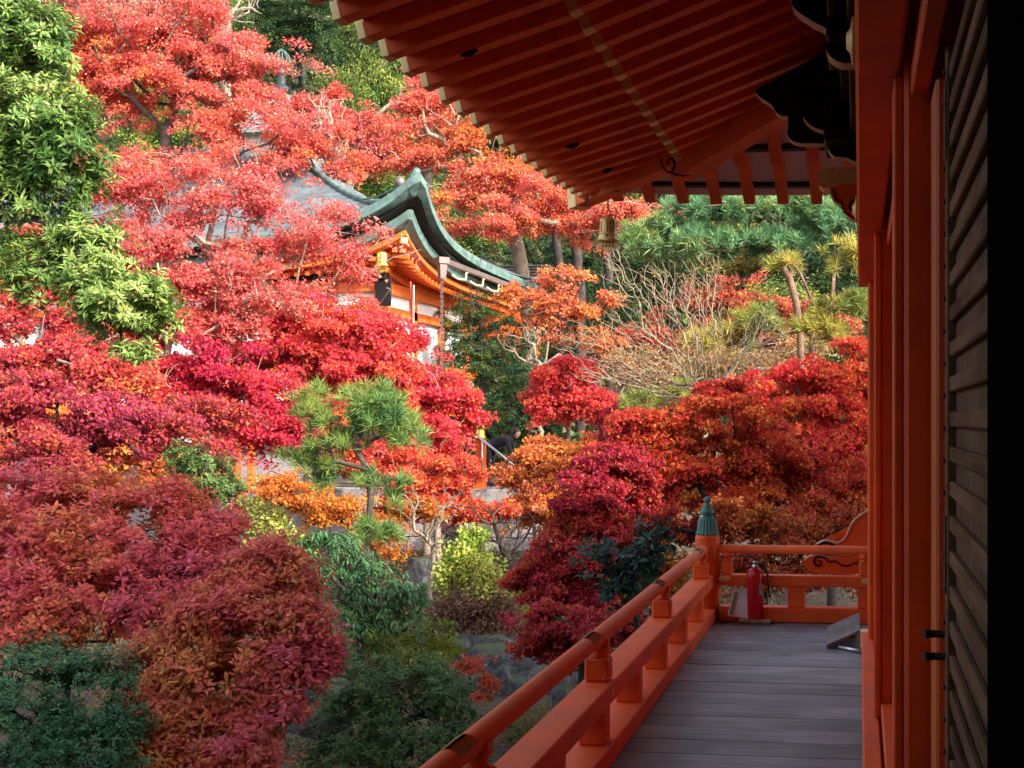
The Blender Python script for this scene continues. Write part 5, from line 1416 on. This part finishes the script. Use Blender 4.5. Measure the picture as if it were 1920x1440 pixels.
plant('yellow_shrub', 'yellow green shrub below the stone wall at centre', 'shrub', G(880, 19.5),
      [(880, 1060, 19.5, 50, 40), (850, 1090, 19.5, 35, 35), (920, 1110, 19.3, 40, 30), (890, 1020, 19.6, 25, 25)],
      'ball', YELLOWG, 150, 40, .07, .042, .15, BARKP, .03, .004, LEAFG, freq=1.0, group='yellow shrubs')
plant('dry_shrub', 'brown withered shrub under the yellow green shrub', 'shrub', G(880, 19.2),
      [(860, 1150, 19.2, 60, 40), (930, 1150, 19.2, 50, 35), (890, 1190, 19, 60, 25)],
      'ball', DRYB, 130, 35, .06, .04, .15, BARK, .03, .004, LEAF, freq=1.0, group='yellow shrubs', extra_twigs=80)
plant('red_sprig', 'orange red sprig reaching over the lichened rock', 'sapling', G(870, 14.5),
      [(880, 1250, 14.5, 35, 20), (915, 1280, 14.4, 20, 12), (905, 1305, 14.4, 14, 8)],
      'pad', [(.60, .16, .06), (.58, .09, .06)], 24, 14, .055, .042, .12, BARKD, .012, .003, group='red shrubs', extra_twigs=10)
# --- pines
pt = G(692, 20)
plant('pine', 'small trained pine with green needle tufts in front of the scarlet maples', 'pine tree', pt,
      [(650, 800, 20, 70, 45), (720, 790, 20, 70, 45), (760, 820, 20, 45, 35), (600, 880, 20, 55, 22), (640, 905, 20, 60, 22), (720, 900, 20, 55, 22), (700, 1000, 20, 55, 32), (590, 760, 20, 45, 40), (630, 840, 20, 70, 30), (690, 740, 20, 60, 25), (570, 860, 20, 40, 25), (740, 950, 20, 40, 30), (700, 770, 20, 80, 40)],
      'needle', [(.07, .17, .06), (.13, .26, .08), (.20, .30, .07), (.30, .36, .08)], 620, 40, .19, .011, .06, BARK, .055, .006, NEEDLE, freq=1.2, spread=.3, group='pines', zcut=-.5,
      trunk=[(*pt, ground_z(*pt)), tuple(W(690, 1000, 20)), tuple(W(695, 930, 20)), tuple(W(690, 880, 20)), tuple(W(665, 840, 20))])
pt = G(1500, 27)
plant('pine', 'large blue green pine under the eave at upper right', 'pine tree', pt,
      [(1330, 400, 27, 90, 45), (1420, 390, 27, 90, 45), (1520, 400, 27, 90, 50), (1300, 460, 27, 90, 40), (1400, 470, 27, 90, 40), (1500, 460, 27, 90, 35), (1230, 440, 27, 60, 35), (1190, 470, 27, 40, 30), (1590, 420, 27, 60, 50)],
      'needle', [(.09, .21, .09), (.15, .31, .14), (.24, .37, .12), (.46, .46, .11)], 1500, 44, .22, .014, .06, BARKR, .075, .008, NEEDLE, freq=.6, spread=.35, group='pines', zcut=-.5,
      trunk=[(*pt, ground_z(*pt)), tuple(W(1502, 690, 27)), tuple(W(1500, 620, 27)), tuple(W(1480, 520, 27)), tuple(W(1420, 440, 27))])
pt = G(1560, 25)
plant('pine', 'yellowing pine with golden needle tufts below the larger pine', 'pine tree', pt,
      [(1590, 490, 25, 40, 40), (1480, 500, 25, 45, 20), (1560, 580, 25, 60, 22), (1530, 610, 25, 50, 22), (1420, 610, 25, 60, 35), (1370, 640, 25, 50, 30), (1560, 640, 25, 40, 20), (1310, 640, 25, 40, 22), (1600, 560, 25, 30, 30)],
      'needle', PINEY, 520, 42, .20, .014, .06, BARKR, .07, .010, NEEDLE, freq=.9, spread=.4, group='pines', zcut=-.5)
plant('pine', 'small dull pine low between the bare tree and the crimson maple', 'pine tree', G(1220, 25),
      [(1240, 740, 25, 50, 25), (1200, 760, 25, 40, 25), (1290, 730, 25, 40, 25)],
      'needle', PINEY[:2] + [(.10, .16, .05)], 90, 50, .18, .012, .06, BARKR, .06, .010, NEEDLE, group='pines')
plant('red_maple', 'dull crimson maple behind the leafless branches', 'tree', G(1400, 36),
      [(1340, 560, 36, 80, 40), (1400, 620, 36, 90, 40), (1480, 600, 36, 70, 40), (1260, 640, 36, 80, 50), (1560, 610, 36, 70, 40)],
      'pad', [(.50, .20, .06), (.46, .10, .06), (.44, .06, .07)], 220, 60, .11, .085, .46, BARKD, .08, .008, freq=.5, group='red maples', extra_twigs=160)
plant('golden_maple', 'tan and amber thicket behind the leafless tree', 'tree', G(1300, 33),
      [(1240, 700, 33, 90, 40), (1340, 700, 33, 90, 40), (1430, 690, 33, 80, 35), (1180, 690, 33, 60, 40), (1500, 660, 33, 70, 30)],
      'ball', [(.52, .30, .12), (.50, .22, .10), (.34, .22, .08), (.22, .20, .07)], 150, 50, .09, .06, .36, BARKP, .08, .008, freq=.6, group='golden maples', extra_twigs=200)
# --- leafless trees
pb = G(1345, 20)
bare('leafless_tree', 'pale leafless tree with many fine upswept branches right of centre', pb,
     [(1170, 620, 20, 80, 60), (1230, 540, 20, 80, 60), (1300, 560, 20, 80, 80), (1160, 690, 20, 90, 40), (1400, 660, 20, 80, 60), (1280, 660, 20, 100, 60), (1150, 500, 20, 30, 50), (1330, 500, 20, 40, 40), (1350, 720, 20, 80, 30), (1080, 640, 20, 50, 40), (1440, 620, 20, 50, 50), (1240, 720, 20, 90, 30)], 2300, BARKT, .036, .0036,
     trunk=[(pb[0], pb[1], ground_z(*pb)), tuple(W(1345, 900, 20)), tuple(W(1325, 780, 20))], jit=.03, pw=.5, step=.3)
bare('leafless_tree', 'thin grey leafless tree before the stone wall', G(815, 20.5), [(800, 960, 20.5, 50, 40), (760, 930, 20.5, 40, 30), (850, 930, 20.5, 40, 40), (830, 1010, 20.5, 40, 30)], 120, BARKP, .04, .005)
bare('leafless_tree', 'gnarled brown leafless tree right of the yellow green shrub', G(945, 20), [(940, 1000, 20, 50, 40), (980, 980, 20, 40, 40), (960, 1050, 20, 40, 30), (910, 960, 20, 40, 40)], 130, BARK, .06, .006)
bare('leafless_tree', 'bare twiggy crown above the copper roof', G(640, 46), [(620, 240, 46, 50, 60), (660, 290, 46, 50, 50), (590, 210, 46, 30, 40), (600, 180, 46, 20, 25)], 200, BARKP, .15, .012)
bare('leafless_tree', 'pale bare tree at the top edge against the dark wood', G(430, 60), [(420, 20, 60, 50, 40), (450, 0, 60, 50, 50), (390, 40, 60, 30, 30)], 90, BARKP, .2, .02)
bare('leafless_tree', 'thin twisted twigs dangling left of the small scarlet maple', G(1000, 33), [(1000, 620, 33, 40, 40), (960, 640, 33, 40, 25), (1010, 680, 33, 30, 15), (1120, 680, 33, 40, 25)], 120, BARKP, .06, .009)
bare('leafless_tree', 'twiggy leafless shrub among the maples right of the roof corner', G(1140, 29), [(1150, 800, 29, 35, 30), (1170, 700, 28, 60, 30), (1110, 700, 28, 40, 25)], 150, BARKP, .05, .006)
# --- trunks behind
for k_, (u, d, w_, lab) in enumerate(((1050, 48, .26, 'leaning brown trunk left of the near wind bell'), (1085, 47, .30, 'thick reddish brown trunk below the near wind bell'), (1140, 48, .28, 'brown trunk directly right of the wind bell'), (805, 60, .34, 'tall grey cedar trunk behind the roof corner'))):
    bx_, by_ = G(u, d); zg = ground_z(bx_, by_)
    plant('cedar_tree', lab, 'tree', (bx_, by_), [(tuple(W(u + 20, 120 if k_ < 3 else -60, d)), 2.4, 2.4, 3.2), (tuple(W(u, 250 if k_ < 3 else 60, d)), 2.8, 2.8, 1.6)], 'spray', FOREST, 110, 60, .26, .09, .8, BARKD, w_ * .62, .02, LEAFG, group='cedars',
          trunk=[(bx_, by_, zg), tuple(W(u + 4, 560, d)), tuple(W(u - 8, 430, d)), tuple(W(u, 200, d))])
# --- dark grove and hillside wood (each tree its own)
TPL = {}
def tpl_tree(kind, var):
    if (kind, var) in TPL: return TPL[kind, var]
    pal = [FOREST, FORESTY, [(.12, .18, .05), (.26, .26, .05), (.46, .26, .06)]][kind]
    lob = [((0, 0, 0), 1, .7, 1), ((.4, 0, -.5), .7, .6, .5), ((-.45, .1, -.3), .6, .6, .5), ((.3 * (var - .5), -.3, .5), .6, .5, .6), ((-.2, -.3, -.75), .7, .5, .35)]
    P, O = lobe_points(lob, 170, .5, -.8); C = pal_pick(P, pal, 1.6, .5, seed=var * 9 + kind * 3)
    V, Cc = emit('ball' if kind else 'spray', P, O, C, 95, .062, .034, .20, True)
    cr = quads_to_obj('crown', V, Cc, LEAFG, None, (0, 0, 0), 3); COUNT[0] += len(V) // 3
    me = cr.data; bpy.data.objects.remove(cr)
    dummy = bpy.data.objects.new('tmp', None)
    sk = skeleton([(0, 0, -2.2), (.03, 0, -1.2), (0, 0, .2)], P[::4], .008, .05, step=.2)
    tr = skel_mesh('trunk', sk, BARKD, None, (0, 0, 0)); mt = tr.data; bpy.data.objects.remove(tr)
    TPL[kind, var] = (me, mt); return me, mt
def far_tree(u, v, d, ru, rv, kind, label):
    c = W(u, v, d); rx = ru * d / FPX; rz = rv * d / FPX
    me, mt = tpl_tree(kind, random.randint(0, 1))
    zg = min(ground_z(c.x, c.y), c.z - rz)
    e = empty('forest_tree', (c.x, c.y, zg), label, 'tree', 'hillside wood')
    for nm, m_ in (('crown', me), ('trunk', mt)):
        o = bpy.data.objects.new(nm, m_); COL.objects.link(o); o.parent = e; o.location = (0, 0, c.z - zg); o.scale = (rx, rx, rz if nm == 'crown' else max(rz, (c.z - zg) / 2.1)); o.rotation_euler = (0, 0, random.uniform(-.5, .5))
FT = [(860, 700, 44, 110, 90, 0, 'dark evergreen just right of the rain chain'), (960, 690, 46, 90, 110, 0, 'dark evergreen left of the small scarlet maple'), (1010, 800, 40, 70, 50, 0, 'low dark evergreen behind the small scarlet maple'),
      (920, 790, 42, 70, 60, 0, 'low dark evergreen behind the bending person'), (860, 590, 52, 90, 60, 0, 'dark evergreen below the gallery roof'), (1010, 520, 60, 110, 80, 0, 'dark evergreen behind the orange maple bough'),
      (870, 430, 62, 90, 60, 1, 'green tree right of the roof corner'), (700, 120, 70, 80, 130, 1, 'feathery green bamboo-like tree below the eave edge'), (640, 210, 68, 70, 80, 1, 'green tree behind the bare twigs'),
      (560, 40, 76, 110, 60, 0, 'dark conifer at the top beside the sky gap'), (500, 120, 74, 60, 70, 0, 'dark conifer left of the bronze finial'), (620, 140, 74, 50, 80, 0, 'dark conifer right of the bronze finial'), (440, 70, 78, 70, 70, 1, 'yellow green tree behind the pale bare tree'),
      (300, 230, 62, 90, 70, 1, 'bright green tree seen through the coral maple'), (130, 60, 70, 130, 90, 0, 'dark tree behind the coral maple at far left'), (350, 20, 80, 120, 90, 0, 'dark tree on the crest above the coral maple'),
      (780, 30, 84, 130, 90, 0, 'dark tree on the crest hidden by the near eave'), (1000, 250, 80, 170, 110, 0, 'dark tree behind the near eave'), (1230, 330, 70, 120, 110, 1, 'olive tree behind the near wind bell'), (1420, 330, 66, 150, 100, 0, 'dark tree behind the large pine'),
      (1600, 420, 60, 120, 140, 0, 'dark tree behind the golden pine'), (1250, 520, 52, 110, 80, 0, 'dark shrubby tree behind the pale leafless tree'), (1450, 600, 46, 120, 70, 2, 'russet olive tree behind the golden pine'), (1560, 660, 40, 90, 60, 0, 'dark green tree at right above the fiery maple'),
      (1330, 700, 42, 110, 60, 2, 'olive brown shrubby tree behind the leafless branches'), (1150, 600, 48, 80, 80, 0, 'dark tree behind the brown trunks'), (60, 330, 60, 150, 130, 2, 'russet tree behind the left evergreen'), (-20, 560, 50, 130, 120, 0, 'dark tree behind the left evergreen foot'),
      (720, 330, 66, 110, 70, 1, 'green tree behind the roof finial ball'), (560, 300, 70, 120, 60, 0, 'dark tree behind the roof ridge'), (1700, 550, 50, 140, 200, 0, 'dark tree beyond the wall'), (1330, 470, 58, 120, 70, 2, 'olive tree behind the large blue green pine'), (1500, 500, 56, 120, 70, 0, 'dark tree behind the golden pine trunk'), (1200, 480, 62, 80, 60, 0, 'dark tree behind the near bell trunks'), (1090, 480, 56, 80, 80, 0, 'dark tree between the brown trunks'), (480, 10, 88, 90, 60, 0, 'dark conifer on the crest left of the sky gap'), (640, 60, 86, 60, 90, 0, 'dark conifer on the crest right of the sky gap'), (250, -20, 90, 160, 80, 0, 'dark conifer on the crest at far left'), (820, 640, 41, 50, 60, 0, 'dark evergreen directly behind the rain chain'), (900, 640, 39, 80, 80, 0, 'dark evergreen in the middle of the grove'), (990, 740, 38, 60, 60, 0, 'dark evergreen left beside the small scarlet maple')]
for t_ in FT: far_tree(*t_)
# unseen trees added to shade the right-hand maples, beyond our hall's far end
for k_, (x, y, h_, lab) in enumerate(((4.6, 14.4, 4.3, 'unseen evergreen added for shade just beyond the far end of the hall'), (8.5, 14.8, 7, 'taller unseen evergreen added for shade beyond the hall end'), (7.5, 18.5, 5.5, 'unseen evergreen added for shade farthest from the hall end'))):
    plant('added_shade_tree', lab, 'tree', (x, y), [((x, y, h_), 2.6, 2.4, 2.2), ((x - 1.2, y + .5, h_ - 1.4), 1.8, 2, 1.4), ((x + 1.2, y - .6, h_ + 1), 1.8, 1.8, 1.5)], 'ball', FOREST, 160, 60, .22, .12, .6, BARKD, .2, .02, LEAFG, group='added shade trees')

for k_, (x, y, h_, lab) in enumerate(((-5.6, .2, 3.0, 'unseen evergreen added left of the viewer to block sky light'), (-6.4, 3.0, 2.6, 'unseen evergreen added left of the veranda to block sky light'))):  # unseen trees added to keep sky light off wall and rails
    plant('added_sky_blocker_tree', lab, 'tree', (x, y), [((x, y, h_), 2.0, 2.4, 2.0), ((x - .6, y - 1.5, h_ - 1.4), 1.6, 1.8, 1.6), ((x + .3, y + 1.2, h_ - 2.2), 1.6, 1.6, 1.6)], 'ball', FOREST, 170, 50, .2, .11, .5, BARKD, .15, .02, LEAFG, group='added shade trees')
# ------------------------------------------------------------------ ground cover
def undergrowth():
    n = 70000
    y = 44 + 78 * rng.random(n) ** 1.3; x = rng.uniform(-.62, .22, n) * (y + 6)
    z = np.array([ground_z(a, b) for a, b in zip(x, y)]) + rng.random(n) ** 2 * 1.6
    P = np.stack([x, y, z], 1); C = pal_pick(P[::20], FOREST + [(.14, .10, .03), (.22, .09, .04)], .25, .5).repeat(20, 0)[:n] * rng.uniform(.6, 1.4, (n, 1))
    V, Cc = leaf_mesh('u', P, rnd_unit(n) + np.array([0, 0, .4]), rnd_unit(n) + np.array([0, -.4, .8]), rng.uniform(.3, .7, n), rng.uniform(.15, .35, n), C, tri=True)
    o = quads_to_obj('undergrowth', V, Cc, LEAFG, None, (0, 0, 0), 3); tag(o, 'dark undergrowth covering the wooded hillside', 'undergrowth', None, 'stuff')
undergrowth()
def ground_plants():
    n = 60000
    y = rng.uniform(10.5, 29, n); x = rng.uniform(-16, .5, n)
    k = np.array([mnoise.noise(Vector((a * .55, b * .55, 9.1))) + .6 * mnoise.noise(Vector((a * 1.7, b * 1.7, 2.2))) for a, b in zip(x, y)])
    keep = k > -.02; x, y, k = x[keep], y[keep], k[keep]; n = len(x)
    z = np.array([ground_z(a, b) for a, b in zip(x, y)]) + rng.random(n) * np.clip(k * 1.1 + .06, .03, .5)
    P = np.stack([x, y, z], 1); C = np.resize(pal_pick(P[::10], [(.03, .06, .015), (.05, .09, .02), (.09, .12, .03), (.16, .10, .03), (.24, .10, .05)], .8, .5).repeat(10, 0), (n, 3)) * rng.uniform(.6, 1.4, (n, 1))
    V, Cc = leaf_mesh('u', P, rnd_unit(n) + np.array([0, 0, .5]), rnd_unit(n) * .8 + np.array([0, 0, .8]), rng.uniform(.05, .11, n), rng.uniform(.02, .05, n), C, tri=True)
    o = quads_to_obj('ground_plants', V, Cc, LEAFG, None, (0, 0, 0), 3); tag(o, 'tangled low plants and seedlings over the garden soil', 'plants', None, 'stuff')
ground_plants()
def litter():
    n = 26000
    x = rng.uniform(-16, 3, n); y = rng.uniform(6, 29.5, n)
    z = np.array([ground_z(a, b) for a, b in zip(x, y)]) + .012
    P = np.stack([x, y, z], 1); C = pal_pick(P, [(.16, .08, .03), (.26, .10, .04), (.34, .10, .04), (.42, .2, .05), (.12, .07, .04)], .6, .9)
    an = rng.random(n) * 6.283; D = np.stack([np.cos(an), np.sin(an), rng.normal(size=n) * .2], 1)
    V, Cc = leaf_mesh('l', P, D, np.array([0, 0, 1.]) + rng.normal(size=(n, 3)) * .25, rng.uniform(.04, .08, n), rng.uniform(.03, .06, n), C)
    o = quads_to_obj('fallen_leaves', V, Cc, LEAF, None, (0, 0, 0)); tag(o, 'brown and red fallen leaves strewn over the garden soil', 'leaves', None, 'stuff')
litter()
def moss_bed(spots):
    Vs, Cs = [], []
    for (u, v, d, rx, ry, rz) in spots:
        c = W(u, v, d); n = int(9000 * rx * ry) + 500
        a = rng.random(n) * 6.283; r = np.sqrt(rng.random(n))
        x = c.x + rx * r * np.cos(a); y = c.y + ry * r * np.sin(a)
        zz = np.maximum(np.array([ground_z(p, q) for p, q in zip(x, y)]), c.z - rz + rz * np.sqrt(np.maximum(0, 1 - r * r)) * (1 + .15 * np.sin(x * 5) * np.cos(y * 6)))
        P = np.stack([x, y, zz], 1); C = pal_pick(P, [(.10, .13, .012), (.19, .22, .02), (.27, .28, .035)], 2.5, .5)
        V, Cc = leaf_mesh('m', P, rng.normal(size=(n, 3)) * .8 + np.array([0, 0, .7]), rnd_unit(n), rng.uniform(.03, .06, n), rng.uniform(.02, .035, n), C); Vs.append(V); Cs.append(Cc)
    o = quads_to_obj('moss', np.concatenate(Vs), np.concatenate(Cs), LEAF, None, (0, 0, 0)); tag(o, 'bright green moss on the garden bank', 'moss', None, 'stuff')
moss_bed([(1020, 1140, 21.5, .9, .9, .40), (1075, 1130, 22, .7, .7, .3), (700, 1190, 18.5, 1.6, .9, .35), (930, 1205, 18.6, .6, .5, .45), (960, 1100, 23, .6, .8, .2), (600, 1200, 18.2, .9, .7, .25), (820, 1195, 19, .8, .6, .3)])
def grass():
    n = 1500; c = W(1085, 1310, 14.2); a = rng.random(n) * 6.283; r = rng.random(n) * .7
    P = np.stack([c.x + r * np.cos(a), c.y + r * np.sin(a) * .6, np.full(n, -1.9)], 1)
    D = np.stack([np.cos(a) * .7, np.sin(a) * .7, np.ones(n)], 1) + rng.normal(size=(n, 3)) * .25
    C = pal_pick(P, [(.12, .13, .04), (.22, .19, .08), (.30, .25, .12)], 2, .8)
    V, Cc = leaf_mesh('g', P, D, rnd_unit(n), rng.uniform(.3, .6, n), np.full(n, .012), C)
    o = quads_to_obj('dry_grass', V, Cc, LEAF, None, (0, 0, 0)); tag(o, 'tuft of dry grass below the railing', 'grass', None, 'stuff')
grass()
print('leaf tris', COUNT[0])
